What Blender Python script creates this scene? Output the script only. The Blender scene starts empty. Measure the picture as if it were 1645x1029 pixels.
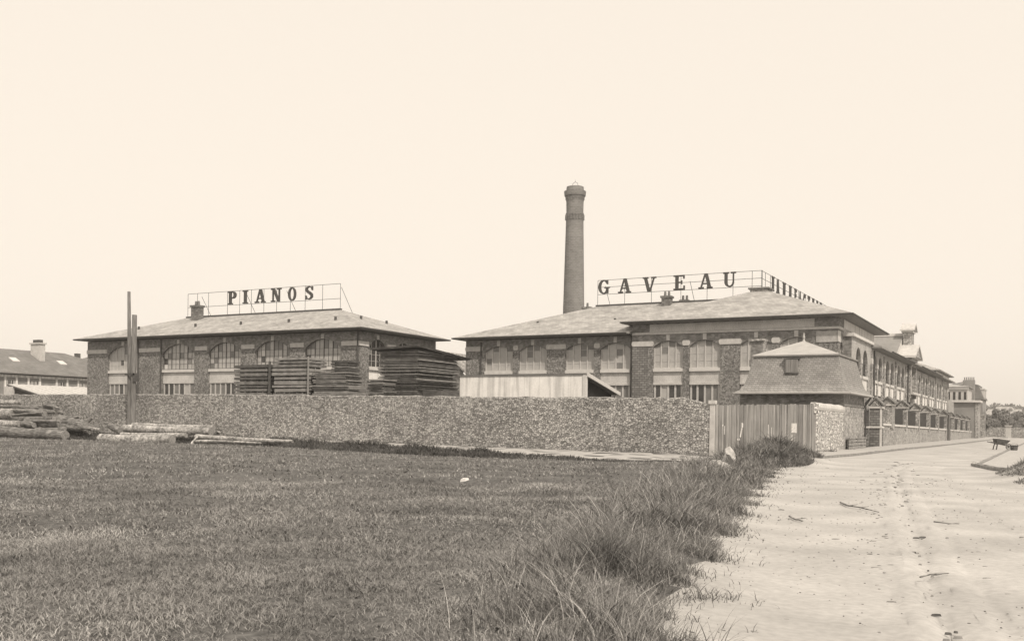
import bpy, math, random
import numpy as np
from mathutils import Matrix, Vector
rad = math.radians
random.seed(7); rng = np.random.default_rng(7)
S = bpy.context.scene; COL = S.collection

# ------------------------------------------------------------------ camera
# The works stand square to the axes: X runs right along the fronts, Y runs away along the street.
FPX, CX, CY, ROLL, EYE = 1602.0, 822.5, 679.0, rad(.72), 1.6      # focal length and principal point in photo pixels (1645 x 1029)
YAW = math.atan2(.47638, .87925)
FW = (-math.sin(YAW), math.cos(YAW)); RT = (math.cos(YAW), math.sin(YAW))
cam = bpy.data.cameras.new("camera"); camo = bpy.data.objects.new("camera", cam); COL.objects.link(camo)
L = Vector((RT[0], RT[1], 0)); UP = Vector((0, 0, 1)); F3 = Vector((FW[0], FW[1], 0))
Rv = math.cos(ROLL) * L + math.sin(ROLL) * UP; Uv = -math.sin(ROLL) * L + math.cos(ROLL) * UP
m = Matrix((Rv, Uv, -F3)).transposed().to_4x4(); m.translation = (0, 0, EYE); camo.matrix_world = m
cam.sensor_width = 36; cam.lens = 36 * FPX / 1645; cam.shift_y = (CY - 514.5) / 1645
cam.clip_start = .1; cam.clip_end = 5000
S.camera = camo

# ------------------------------------------------------------------ sky, sun, exposure
SUN_AZ = Vector((.80, -.60)).normalized(); SUN_EL = rad(47)
W = bpy.data.worlds.new("World"); S.world = W; W.use_nodes = True
nt = W.node_tree; nt.nodes.clear()
def wn(t, **k):
    n = nt.nodes.new(t)
    for a, b in k.items(): setattr(n, a, b)
    return n
sky = wn('ShaderNodeTexSky', sky_type='NISHITA', sun_disc=False, sun_elevation=SUN_EL,
         sun_rotation=math.atan2(SUN_AZ.x, SUN_AZ.y), air_density=1.0, dust_density=4.0, ozone_density=1.0)
bw = wn('ShaderNodeRGBToBW'); pw = wn('ShaderNodeMath', operation='POWER'); pw.inputs[1].default_value = .07
ml = wn('ShaderNodeMath', operation='MULTIPLY'); ml.inputs[1].default_value = 7.75
tint = wn('ShaderNodeMix', data_type='RGBA', blend_type='MULTIPLY'); tint.inputs[0].default_value = 1
tint.inputs[7].default_value = (1, .90, .78, 1)
bg = wn('ShaderNodeBackground'); bg.inputs[1].default_value = .12
wo = wn('ShaderNodeOutputWorld')
nt.links.new(sky.outputs[0], bw.inputs[0]); nt.links.new(bw.outputs[0], pw.inputs[0]); nt.links.new(pw.outputs[0], ml.inputs[0])
nt.links.new(ml.outputs[0], tint.inputs[6]); nt.links.new(tint.outputs[2], bg.inputs[0]); nt.links.new(bg.outputs[0], wo.inputs[0])
sl = bpy.data.lights.new("sun", 'SUN'); sl.energy = 3.4; sl.angle = rad(.6); sl.color = (1, .90, .78)
so = bpy.data.objects.new("sun", sl); COL.objects.link(so)
sd = Vector((SUN_AZ.x * math.cos(SUN_EL), SUN_AZ.y * math.cos(SUN_EL), math.sin(SUN_EL)))
so.rotation_euler = sd.to_track_quat('Z', 'Y').to_euler(); so.location = (0, 0, 60)
S.view_settings.view_transform = 'Standard'; S.view_settings.look = 'None'
S.view_settings.exposure = 0; S.view_settings.gamma = 1

# ------------------------------------------------------------------ authoring helpers
def ray(x, y):
    a = x - CX; b = CY - y
    u = a * math.cos(ROLL) - b * math.sin(ROLL); v = a * math.sin(ROLL) + b * math.cos(ROLL)
    return (FW[0] * FPX + RT[0] * u, FW[1] * FPX + RT[1] * u, v)
def atY(x, y, Y): d = ray(x, y); t = Y / d[1]; return (t * d[0], Y, EYE + t * d[2])
def atX(x, y, X): d = ray(x, y); t = X / d[0]; return (X, t * d[1], EYE + t * d[2])
def sstep(t): t = min(1, max(0, t)); return t * t * (3 - 2 * t)
PATH = [(-95, 49.5), (-62, 50.2), (-46, 49.8), (-36, 48.3), (-27, 45), (-20, 42.3), (-16.5, 41.5), (-12, 43)]
def interp(tab, x):
    if x <= tab[0][0]: return tab[0][1]
    for (a, b), (c, d) in zip(tab, tab[1:]):
        if x <= c: return b + (d - b) * (x - a) / (c - a)
    return tab[-1][1]
def vnoise(x, y):
    return (math.sin(x * .9 + 1.3 * math.sin(y * .7)) + math.sin(y * 1.1 + 1.7 * math.sin(x * .53 + 2)) + .5 * math.sin(2.3 * x + 1.9 * y)) / 2.5
VERGE_R = [(3, -1.2), (5, -1.75), (7, -2.4), (9, -2.95), (12, -3.7), (14.2, -4.15), (18.6, -5.15), (24, -6.4), (30, -7.7), (36, -8.9), (41, -9.0), (46, -9.8), (50, -10.4)]
VERGE_L = [(3, -3.3), (6.2, -4.3), (8.6, -5.3), (12, -6.2), (20, -8.6), (31, -11.6), (40, -13.2), (48, -15)]
def h(x, y):
    z = .011 * min(30, max(0, -16 - x)) * sstep((y - 30) / 20)
    if y > 80: z -= .0012 * min(y - 80, 300)
    if x < -11 and y < 56:
        b = .42 * sstep((-13 - x) / 22); e = interp(PATH, x); d = e - y
        if d > 0: z -= b * sstep(d / .7) * math.exp(-max(0, d - .7) / 9)
    # low bank of spoil at the end of the verge, and the bank on the right of the road
    z += .55 * math.exp(-(((x + 10.3) / 1.6) ** 2 + ((y - 43) / 4.2) ** 2))
    z += .60 * math.exp(-(((x + .45) / .85) ** 2 + ((y - 38.2) / 3.4) ** 2))
    if y > 3:
        xr = interp(VERGE_R, y); xl = interp(VERGE_L, y)
        if y < 50: z += .16 * math.exp(-((x - (xr * .6 + xl * .4)) / 1.1) ** 2)
        if x < xr: z += .045 * vnoise(x * 1.3, y * 1.3)
    return z
def ground(px, py):
    d = ray(px, py); t = (-EYE) / d[2]
    for _ in range(12): t = (h(t * d[0], t * d[1]) - EYE) / d[2]
    return (t * d[0], t * d[1], h(t * d[0], t * d[1]))

# ------------------------------------------------------------------ materials
def G(g): return (g, g * .98, g * .95, 1)
def mat(name, base=.3, rough=.85, kind='noise', scale=3.0, lo=.8, hi=1.2, bump=.0, scale2=None, amt2=.0, mortar=None, bw_=.5, bh=.25, ms=.02, stretch=(1, 1, 1), spec=.2, rnd=.5, stains=0.0):
    M = bpy.data.materials.new(name); M.use_nodes = True; t = M.node_tree; N = t.nodes; K = t.links
    bs = N['Principled BSDF']; bs.inputs['Roughness'].default_value = rough; bs.inputs['Specular IOR Level'].default_value = spec
    tc = N.new('ShaderNodeTexCoord'); mp = N.new('ShaderNodeMapping'); mp.inputs[3].default_value = stretch
    K.new(tc.outputs['Object'], mp.inputs[0]); vec = mp.outputs[0]
    def math_(op, a, b):
        n = N.new('ShaderNodeMath'); n.operation = op
        for i, q in enumerate((a, b)):
            if isinstance(q, (int, float)): n.inputs[i].default_value = q
            else: K.new(q, n.inputs[i])
        return n.outputs[0]
    def noise(sc, det=4, v=None):
        n = N.new('ShaderNodeTexNoise'); n.inputs['Scale'].default_value = sc; n.inputs['Detail'].default_value = det
        K.new(v or vec, n.inputs['Vector']); return n.outputs[0]
    def remap(o, a, b, lo_=.3, hi_=.7):
        r = N.new('ShaderNodeMapRange'); r.inputs[1].default_value = lo_; r.inputs[2].default_value = hi_
        r.inputs[3].default_value = a; r.inputs[4].default_value = b; K.new(o, r.inputs[0]); return r.outputs[0]
    hgt = None
    if kind == 'noise':
        n = noise(scale, 6); val = remap(n, lo, hi); hgt = n
    elif kind == 'stone':
        v = N.new('ShaderNodeTexVoronoi'); v.inputs['Scale'].default_value = scale; v.inputs['Randomness'].default_value = rnd + .4; K.new(vec, v.inputs['Vector'])
        e = N.new('ShaderNodeTexVoronoi'); e.feature = 'DISTANCE_TO_EDGE'; e.inputs['Scale'].default_value = scale; e.inputs['Randomness'].default_value = rnd + .4; K.new(vec, e.inputs['Vector'])
        b = N.new('ShaderNodeSeparateColor'); K.new(v.outputs['Color'], b.inputs[0])
        val = remap(b.outputs[0], lo, hi, 0, 1)
        jo = remap(e.outputs[0], mortar if mortar is not None else .4, 1, .02, .11)
        val = math_('MULTIPLY', val, jo); hgt = jo
    elif kind == 'brick':
        sp = N.new('ShaderNodeSeparateXYZ'); K.new(vec, sp.inputs[0]); cb = N.new('ShaderNodeCombineXYZ')
        K.new(math_('ADD', sp.outputs[0], sp.outputs[1]), cb.inputs[0]); K.new(sp.outputs[2], cb.inputs[1])
        bt = N.new('ShaderNodeTexBrick'); K.new(cb.outputs[0], bt.inputs['Vector']); bt.inputs['Scale'].default_value = scale
        bt.inputs['Brick Width'].default_value = bw_; bt.inputs['Row Height'].default_value = bh; bt.inputs['Mortar Size'].default_value = ms
        bt.inputs['Mortar Smooth'].default_value = .3
        bt.inputs['Color1'].default_value = (lo, lo, lo, 1); bt.inputs['Color2'].default_value = (hi, hi, hi, 1)
        mv = mortar if mortar is not None else .6; bt.inputs['Mortar'].default_value = (mv, mv, mv, 1)
        b = N.new('ShaderNodeSeparateColor'); K.new(bt.outputs[0], b.inputs[0]); val = b.outputs[0]; hgt = val
    if scale2:
        val = math_('MULTIPLY', val, remap(noise(scale2, 5, tc.outputs['Object']), 1 - amt2, 1 + amt2))
    if stains:
        sv = N.new('ShaderNodeMapping'); sv.inputs[3].default_value = (3.2, 3.2, .25); K.new(tc.outputs['Object'], sv.inputs[0])
        val = math_('MULTIPLY', val, remap(noise(1.0, 3, sv.outputs[0]), 1 - stains, 1.08, .35, .55))
    mx = N.new('ShaderNodeMix'); mx.data_type = 'RGBA'; mx.blend_type = 'MULTIPLY'; mx.inputs[0].default_value = 1
    mx.inputs[6].default_value = G(base); cc = N.new('ShaderNodeCombineColor')
    for i in range(3): K.new(val, cc.inputs[i])
    K.new(cc.outputs[0], mx.inputs[7]); K.new(mx.outputs[2], bs.inputs['Base Color'])
    if bump and hgt is not None:
        bp = N.new('ShaderNodeBump'); bp.inputs['Strength'].default_value = 1; bp.inputs['Distance'].default_value = bump
        K.new(hgt, bp.inputs['Height']); K.new(bp.outputs[0], bs.inputs['Normal'])
    return M
M_rubble = mat('rubble_stone', .37, kind='stone', scale=6.6, lo=.56, hi=1.5, mortar=.42, bump=.06, stretch=(1, 1, 1.5), scale2=.35, amt2=.18)
M_pale_rubble = mat('limewashed_rubble', .64, kind='stone', scale=5.0, lo=.7, hi=1.4, mortar=.18, bump=.05, scale2=1.2, amt2=.12)
M_mill = mat('millstone_masonry', .245, kind='stone', scale=8.0, lo=.55, hi=1.45, mortar=.55, bump=.03, scale2=.6, amt2=.15)
M_plinth = mat('plinth_masonry', .36, kind='stone', scale=5.0, lo=.6, hi=1.4, mortar=.5, bump=.02, scale2=.5, amt2=.15)
M_brick = mat('brown_brick', .19, kind='brick', scale=1, bw_=.24, bh=.085, ms=.012, lo=.65, hi=1.35, mortar=1.4, bump=.008, scale2=2.6, amt2=.3)
M_wing = mat('sunlit_street_brick', .36, kind='brick', scale=1, bw_=.24, bh=.085, ms=.012, lo=.8, hi=1.2, mortar=1.1, bump=.008, scale2=.8, amt2=.14)  # lighter copy of the brown brick, sunlight on the wing painted in
M_brickpier = mat('coursed_brick', .20, kind='brick', scale=1, bw_=.45, bh=.2, ms=.03, lo=.75, hi=1.3, mortar=.5, bump=.012, scale2=1.5, amt2=.2)
M_chim = mat('stack_brick', .20, kind='brick', scale=1, bw_=.5, bh=.2, ms=.03, lo=.85, hi=1.15, mortar=1.3, bump=.01, scale2=.5, amt2=.15)
M_stone = mat('pale_dressed_stone', .52, scale=2.5, lo=.85, hi=1.12, bump=.01, scale2=14, amt2=.08)
M_sill = mat('sill_stone', .60, scale=2.5, lo=.9, hi=1.08, scale2=14, amt2=.06)
M_plaster = mat('pebbledash_plaster', .54, scale=1.2, lo=.84, hi=1.1, bump=.02, scale2=12, amt2=.2)
M_white = mat('limewash_and_sunlit_plaster', .76, scale=1.5, lo=.92, hi=1.05, scale2=9, amt2=.06, stains=.26)  # real limewash, also panels whitened to paint sun on street-facing sides
M_tile = mat('grey_roof_tile', .37, kind='brick', scale=1, bw_=.34, bh=.11, ms=.012, lo=.82, hi=1.16, mortar=.7, bump=.02, scale2=.9, amt2=.24, rough=.75)
M_tiledark = mat('weathered_roof_tile', .20, kind='brick', scale=1, bw_=.6, bh=.17, ms=.02, lo=.88, hi=1.12, mortar=.65, bump=.015, scale2=.6, amt2=.15, rough=.8)
M_slate = mat('mansard_tile', .28, kind='brick', scale=1, bw_=.26, bh=.145, ms=.014, lo=.84, hi=1.16, mortar=.5, bump=.015, scale2=.9, amt2=.12, rough=.7)
M_zinc = mat('zinc_sheet', .40, scale=1.4, lo=.9, hi=1.1, rough=.55, spec=.4, scale2=10, amt2=.06)
M_eave = mat('eave_boards', .26, scale=4, lo=.8, hi=1.2)
M_pane = mat('whitewashed_glass', .42, scale=1.2, lo=.88, hi=1.12, rough=.35, spec=.4, scale2=8, amt2=.06)
M_panedull = mat('dusty_glass', .19, scale=1.2, lo=.85, hi=1.15, rough=.3, spec=.4, scale2=8, amt2=.08)
M_panedark = mat('bare_glass', .05, scale=1.5, lo=.7, hi=1.3, rough=.12, spec=.5)
M_panewhite = mat('painted_glass', .62, scale=1.5, lo=.95, hi=1.05, rough=.4)
M_frame = mat('window_paint', .50, scale=5, lo=.9, hi=1.08)
M_framedark = mat('iron_frame', .12, scale=5, lo=.9, hi=1.1, rough=.6)
M_iron = mat('dark_iron', .07, scale=8, lo=.7, hi=1.3, rough=.6, spec=.4)
M_letter = mat('sign_paint', .075, scale=6, lo=.8, hi=1.2, rough=.6)
M_pole = mat('weathered_pole', .15, scale=6, lo=.55, hi=1.4, stretch=(3, 3, .25), bump=.01)
M_plank = mat('grey_fence_board', .235, scale=5, lo=.7, hi=1.25, stretch=(4, 4, .18), bump=.006, scale2=.9, amt2=.16)
M_lumber = mat('sawn_board', .18, scale=3, lo=.6, hi=1.4, stretch=(.6, .6, 6), bump=.006, scale2=2.2, amt2=.3)
M_lumberpale = mat('fresh_board', .26, scale=3, lo=.65, hi=1.3, stretch=(.6, .6, 6), bump=.006, scale2=2, amt2=.25)
M_lumberdark = mat('old_board', .10, scale=3, lo=.6, hi=1.4, stretch=(.6, .6, 6), bump=.006, scale2=2, amt2=.3)
M_bark = mat('rough_bark', .17, scale=5, lo=.35, hi=1.8, stretch=(.5, 2.5, 2.5), bump=.05, scale2=1.4, amt2=.35)
M_barkpale = mat('pale_peeling_bark', .40, scale=4, lo=.3, hi=1.35, stretch=(1.3, 1.6, 1.6), bump=.04, scale2=1.5, amt2=.4)
M_cut = mat('sawn_log_end', .30, scale=9, lo=.6, hi=1.15)
M_sand = mat('sandy_road', .44, scale=.55, lo=.78, hi=1.1, bump=.0, scale2=11, amt2=.11)
M_track = mat('damp_track', .345, scale=2.2, lo=.7, hi=1.3, scale2=9, amt2=.2)
M_path = mat('beaten_path', .40, scale=1.6, lo=.82, hi=1.12, bump=.02, scale2=9, amt2=.12)
M_walk = mat('pavement_gravel', .42, scale=2.5, lo=.88, hi=1.08, bump=.01, scale2=16, amt2=.1)
M_kerb = mat('kerb_stone', .27, scale=4, lo=.7, hi=1.2, bump=.01)
M_soil = mat('meadow_ground', .10, scale=.55, lo=.65, hi=1.35, bump=.05, scale2=7, amt2=.5)
M_grass = mat('meadow_blades', .25, scale=.38, lo=.45, hi=1.5, scale2=19, amt2=.6, rough=.6, spec=.25)
M_straw = mat('dry_straw', .42, scale=1.1, lo=.7, hi=1.2, scale2=23, amt2=.3, rough=.6)
M_tall = mat('long_grass', .185, scale=1.1, lo=.68, hi=1.35, scale2=23, amt2=.5, rough=.6, spec=.25)
M_bank = mat('bank_grass', .085, scale=1.1, lo=.7, hi=1.3, scale2=23, amt2=.4, rough=.7, spec=.2)
M_weed = mat('weed_leaves', .145, scale=1.5, lo=.65, hi=1.35, scale2=17, amt2=.4, rough=.6)
M_leaf = mat('tree_leaves', .15, scale=.5, lo=.6, hi=1.4, scale2=3, amt2=.3, rough=.7)  # tone lifted, some of the distance haze put into the leaf colour
M_rock = mat('pale_limestone', .46, scale=7, lo=.6, hi=1.15, bump=.04)
M_paper = mat('white_paper', .75, scale=3, lo=.95, hi=1.03)
M_hill = mat('far_hill', .22, scale=.03, lo=.7, hi=1.2, scale2=.3, amt2=.25)
M_house = mat('far_render', .50, scale=.6, lo=.9, hi=1.08, scale2=6, amt2=.06)
M_dull = mat('far_grey_render', .26, scale=.6, lo=.85, hi=1.12, scale2=5, amt2=.1)
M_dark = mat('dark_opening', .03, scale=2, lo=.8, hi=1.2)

# ------------------------------------------------------------------ mesh helpers
class MB:
    def __init__(s): s.v = []; s.f = []; s.m = []
    def poly(s, pts, mi=0):
        i = len(s.v); s.v += [tuple(p) for p in pts]; s.f.append(tuple(range(i, i + len(pts)))); s.m.append(mi)
    def box(s, x0, x1, y0, y1, z0, z1, mi=0):
        i = len(s.v)
        s.v += [(x, y, z) for z in (z0, z1) for x, y in ((x0, y0), (x1, y0), (x1, y1), (x0, y1))]
        for q in ((3, 2, 1, 0), (4, 5, 6, 7), (0, 1, 5, 4), (1, 2, 6, 5), (2, 3, 7, 6), (3, 0, 4, 7)):
            s.f.append(tuple(i + k for k in q)); s.m.append(mi)
    def hexa(s, b, t, mi=0):      # bottom ring, top ring
        i = len(s.v); n = len(b); s.v += [tuple(p) for p in b] + [tuple(p) for p in t]
        s.f.append(tuple(range(i + n - 1, i - 1, -1))); s.m.append(mi); s.f.append(tuple(range(i + n, i + 2 * n))); s.m.append(mi)
        for k in range(n):
            s.f.append((i + k, i + (k + 1) % n, i + n + (k + 1) % n, i + n + k)); s.m.append(mi)
    def bar(s, a, b, w, t=None, mi=0):   # rectangular bar between two points
        a = Vector(a); b = Vector(b); d = (b - a).normalized(); t = t or w
        u = d.cross(Vector((0, 0, 1)))
        if u.length < 1e-4: u = Vector((1, 0, 0))
        u.normalize(); v = u.cross(d)
        ring = lambda p: [p + u * w / 2 * i + v * t / 2 * j for i, j in ((-1, -1), (1, -1), (1, 1), (-1, 1))]
        s.hexa(ring(a), ring(b), mi)
    def tube(s, pts, rs, n=8, mi=0, cap=True, capm=None, jit=0):
        rings = []
        P = [Vector(p) for p in pts]
        for k, p in enumerate(P):
            d = (P[min(k + 1, len(P) - 1)] - P[max(k - 1, 0)]).normalized()
            u = d.cross(Vector((0, 0, 1)))
            if u.length < 1e-3: u = d.cross(Vector((0, 1, 0)))
            u.normalize(); v = u.cross(d); i = len(s.v)
            for q in range(n):
                a = 2 * math.pi * q / n; r = rs[k] * (1 + (random.uniform(-jit, jit) if jit else 0))
                s.v.append(tuple(p + u * math.cos(a) * r + v * math.sin(a) * r))
            rings.append(i)
        for a, b in zip(rings, rings[1:]):
            for q in range(n):
                s.f.append((a + q, a + (q + 1) % n, b + (q + 1) % n, b + q)); s.m.append(mi)
        if cap:
            for r in (rings[0], rings[-1]):
                s.f.append(tuple(range(r, r + n))); s.m.append(mi if capm is None else capm)
def obj(name, mb, mats, root=None, parent=None, kind=None, smooth=False):
    """one mesh object; mb in world coordinates, root gives the thing's base"""
    me = bpy.data.meshes.new(name); o = (Vector(root.location) if root else Vector((0, 0, 0)))
    me.from_pydata([(x - o.x, y - o.y, z - o.z) for x, y, z in mb.v], [], mb.f)
    for M in (mats if isinstance(mats, (list, tuple)) else [mats]): me.materials.append(M)
    me.polygons.foreach_set('material_index', mb.m)
    if smooth: me.polygons.foreach_set('use_smooth', [True] * len(mb.f))
    me.update(); ob = bpy.data.objects.new(name, me); COL.objects.link(ob)
    if parent: ob.parent = parent
    elif root: ob.parent = root
    if kind: ob['kind'] = kind
    return ob
def thing(name, label, cat, loc, group=None):
    o = bpy.data.objects.new(name, None); COL.objects.link(o); o.location = loc; o.empty_display_size = .5
    o['label'] = label; o['category'] = cat
    if group: o['group'] = group
    bpy.context.view_layer.update()
    return o
def tag(o, label, cat, group=None):
    o['label'] = label; o['category'] = cat
    if group: o['group'] = group
    return o
def single(name, label, cat, mb, mats, loc, group=None, smooth=False):
    """a thing that is one mesh, with its origin at its base"""
    class R: location = loc
    me = obj(name, MB.__new__(MB) if False else mb, mats, None, smooth=smooth)
    for v in me.data.vertices: v.co -= Vector(loc)
    me.location = loc
    return tag(me, label, cat, group)

# ------------------------------------------------------------------ the ground
def axis(*segs):
    out = []
    for a, b, n in segs: out += list(np.linspace(a, b, n, endpoint=False))
    out.append(segs[-1][1]); return out
XS = axis((-800, -400, 4), (-400, -110, 8), (-110, -60, 25), (-60, -20, 50), (-20, 6, 66), (6, 30, 12), (30, 400, 10), (400, 800, 4))
YS = axis((-300, -10, 5), (-10, 3, 5), (3, 38, 70), (38, 53, 50), (53, 100, 24), (100, 300, 14), (300, 1050, 8))
def sheet(name, rows, mats, kind='structure'):
    mb = MB(); n = len(rows[0])
    for r in rows: mb.v += r
    for j in range(len(rows) - 1):
        for i in range(n - 1):
            a = j * n + i; mb.f.append((a, a + 1, a + n + 1, a + n)); mb.m.append(0)
    return obj(name, mb, mats, kind=kind, smooth=True)
sheet('ground', [[(x, y, h(x, y) - (.10 if (y > 3 and x > interp(VERGE_R, y) and y < 50) or (y >= 50 and x > -13) else 0)) for x in XS] for y in YS], M_soil)
# sandy road: from the camera up to the street
RUT = [(3, .3), (6, -.25), (8.2, -.62), (11.9, -1.2), (19.2, -2.25), (31, -3.95), (40, -5.1), (60, -6)]
KERB = [(49, -10.6), (50.6, -10.3), (56.7, -9.75), (63, -9.6), (78, -9.45), (91, -9.0), (124, -8.5), (165, -8.2), (300, -7.6)]
def kx(y): return interp(KERB, y)
rows = []
for y in axis((-6, 3, 8), (3, 20, 90), (20, 50, 75), (50, 100, 50), (100, 400, 30)):
    xl = interp(VERGE_R, y) - .5 if y < 50 else kx(y) + .02
    if y >= 50: xl = min(xl, kx(y) + .02)
    xr = 14 if y < 46 else (-2.75 if y > 47.3 else 14 - 16.75 * (y - 46) / 1.3)
    if y > 120: xr = -2.75 + .0 * y
    rx = interp(RUT, y); cs = sorted(list(np.linspace(xl, xr, 60)) + [min(max(rx + k, xl + .01), xr - .01) for k in (-.55, -.42, -.32, -.24, -.16, -.1, -.05, 0, .05, .1, .16, .24, .32, .38, .45, .52, .6, .8, 1.3, 1.42, 1.54)])
    r = []
    for x in cs:
        d = x - rx; z = h(x, y) + .004 if x < 3 else h(x, y) + .004
        if y < 45:
            k_ = .6 + .4 * vnoise(3, y * 1.6); rough = math.exp(-((d + .15) / .45) ** 2)
            z += -.05 * k_ * math.exp(-(d / .10) ** 2) + .022 * math.exp(-((d + .24) / .09) ** 2) + .014 * k_ * math.exp(-((d - .24) / .1) ** 2) - .03 * k_ * math.exp(-((d - .45) / .07) ** 2) - .022 * math.exp(-((d - 1.42) / .10) ** 2) + random.uniform(-.016, .016) * rough
        z += random.uniform(-.0025, .0025)
        if y < 50 and x < xl + .55: z -= .03 * (xl + .55 - x) / .5
        r.append((x, y, z))
    rows.append(r)
sheet('road', rows, M_sand)
# trodden path between the meadow and the wall
rows = []
for x in axis((-100, -62, 12), (-62, -12.6, 60)):
    e = interp(PATH, x); w = 52.0 if x < -16.2 else 52.0 + (x + 16.2) * 2.0
    rows.append([(x, e + (w - e) * t, h(x, e + .02 + (w - e) * t) + .006 + (.0 if 0 < t < 1 else -.01) + random.uniform(-.006, .006)) for t in np.linspace(0.02, 1, 8)])
sheet('path', rows, M_path)
# left pavement and its kerb
rows = []
for y in axis((49, 60.6, 10), (60.6, 110, 24), (110, 300, 20)):
    xl = -13.8 if y < 77 else -12.25
    if y < 60.6: xl = max(-13.8, -16.2 + (y - 52.2) * .474) if y > 52.2 else -13.5
    rows.append([(xl + (kx(y) - .2 - xl) * t, y, h(xl, y) * 0 + h(-5, y) + .11) for t in (0, .25, .5, .75, 1)])
sheet('pavement', rows, M_walk)
mb = MB(); ys = axis((49, 100, 46), (100, 300, 60))
for a, b in zip(ys, ys[1:]):
    j = random.uniform(-.015, .015); za, zb = h(-5, a) + .12 + j, h(-5, b) + .12 + j; g = .012
    mb.hexa([(kx(a) - .2, a + g, -.5), (kx(a), a + g, -.5), (kx(b), b - g, -.5), (kx(b) - .2, b - g, -.5)],
            [(kx(a) - .2, a + g, za), (kx(a) - .02, a + g, za), (kx(b) - .02, b - g, zb), (kx(b) - .2, b - g, zb)])
obj('kerb', mb, M_kerb, kind='structure')
# right pavement: starts at a kerb corner beside the bank
mb = MB()
K0 = Vector((-2.85, 47.2)); K1 = Vector((-1.3, 40.5)); n = 7
for k in range(n):
    a = K0.lerp(K1, k / n); b = K0.lerp(K1, (k + .97) / n); d = (K1 - K0).normalized(); p = Vector((d.y, -d.x)) * -.22
    zz = .13 + random.uniform(-.02, .02)
    mb.hexa([(*a, -.3), (*b, -.3), (*(b - p), -.3), (*(a - p), -.3)], [(*a, h(*a) * .6 + zz), (*b, h(*b) * .6 + zz), (*(b - p), h(*b) * .6 + zz), (*(a - p), h(*a) * .6 + zz)])
ys = axis((47.4, 100, 40), (100, 260, 40))
for a, b in zip(ys, ys[1:]):
    za = h(-5, a) + .13 + random.uniform(-.012, .012); mb.box(-2.85, -2.65, a + .01, b - .01, -.5, za)
obj('kerb', mb, M_kerb, kind='structure')
rows = []
for y in axis((40.6, 47.3, 12), (47.3, 60, 8), (60, 300, 20)):
    xl = -2.64 if y >= 47.2 else -1.3 - 1.55 * (y - 40.5) / 6.7 + .2
    rows.append([(x, y, max(h(x, y) + .01, .10 + h(-5, y)) + random.uniform(-.006, .006)) for x in [xl + (14 - xl) * t for t in (0, .03, .06, .1, .15, .2, .3, .6, 1)]])
sheet('pavement', rows, M_walk)
# distant rising ground
rows = []
for y in axis((420, 900, 6), (900, 1040, 2)):
    rows.append([(x, y, -3 + 16 * sstep((y - 420) / 300) * (1 + .12 * vnoise(x / 90, y / 90)) * sstep((900 - abs(x + 60)) / 400)) for x in np.linspace(-700, 700, 60)])
sheet('hill', rows, M_hill)
exec_after = []

# ------------------------------------------------------------------ buildings
class Face:
    """maps (s along, d into the building, z) onto a front (facing -Y) or a street side (facing +X)"""
    def __init__(s, front, at): s.front = front; s.at = at
    def __call__(s, a, d, z): return (a, s.at + d, z) if s.front else (s.at - d, a, z)
    def box(s, mb, a0, a1, d0, d1, z0, z1, mi=0):
        if s.front: mb.box(a0, a1, s.at + d0, s.at + d1, z0, z1, mi)
        else: mb.box(s.at - d1, s.at - d0, a0, a1, z0, z1, mi)
def arch(a0, a1, zs, zc, n=12):
    w = (a1 - a0) / 2; r = zc - zs; c = (a0 + a1) / 2
    if r < 1e-3: return [(a0 + (a1 - a0) * k / n, zc) for k in range(n + 1)]
    if r < w * .99: R = (w * w + r * r) / (2 * r); z0 = zc - R; return [(c + w * (2 * k / n - 1), z0 + math.sqrt(max(0, R * R - (w * (2 * k / n - 1)) ** 2))) for k in range(n + 1)]
    return [(c - w * math.cos(math.pi * k / n), zs + r * math.sin(math.pi * k / n)) for k in range(n + 1)]
def facade(mb, F, s0, s1, z0, z1, bays, zs, zc, depth=.35, spm=1, pm=0):
    """masonry skin with arched recesses: piers (material pm), spandrels above the arches (spm)"""
    e = s0
    for a, b in bays:
        mb.poly([F(e, 0, z0), F(a, 0, z0), F(a, 0, zs), F(e, 0, zs)], pm); mb.poly([F(e, 0, zs), F(a, 0, zs), F(a, 0, z1), F(e, 0, z1)], spm)
        pts = arch(a, b, zs, zc)
        for (p, q), (p2, q2) in zip(pts, pts[1:]):
            mb.poly([F(p, 0, q), F(p2, 0, q2), F(p2, 0, z1), F(p, 0, z1)], spm)
            mb.poly([F(p, 0, q), F(p, depth, q), F(p2, depth, q2), F(p2, 0, q2)], spm)
        for x in (a, b): mb.poly([F(x, 0, z0), F(x, depth, z0), F(x, depth, zs), F(x, 0, zs)], pm)
        mb.poly([F(a, depth + .02, z0), F(b, depth + .02, z0), F(b, depth + .02, zc + .05), F(a, depth + .02, zc + .05)], pm)
        e = b
    mb.poly([F(e, 0, z0), F(s1, 0, z0), F(s1, 0, zs), F(e, 0, zs)], pm); mb.poly([F(e, 0, zs), F(s1, 0, zs), F(s1, 0, z1), F(e, 0, z1)], spm)
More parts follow.
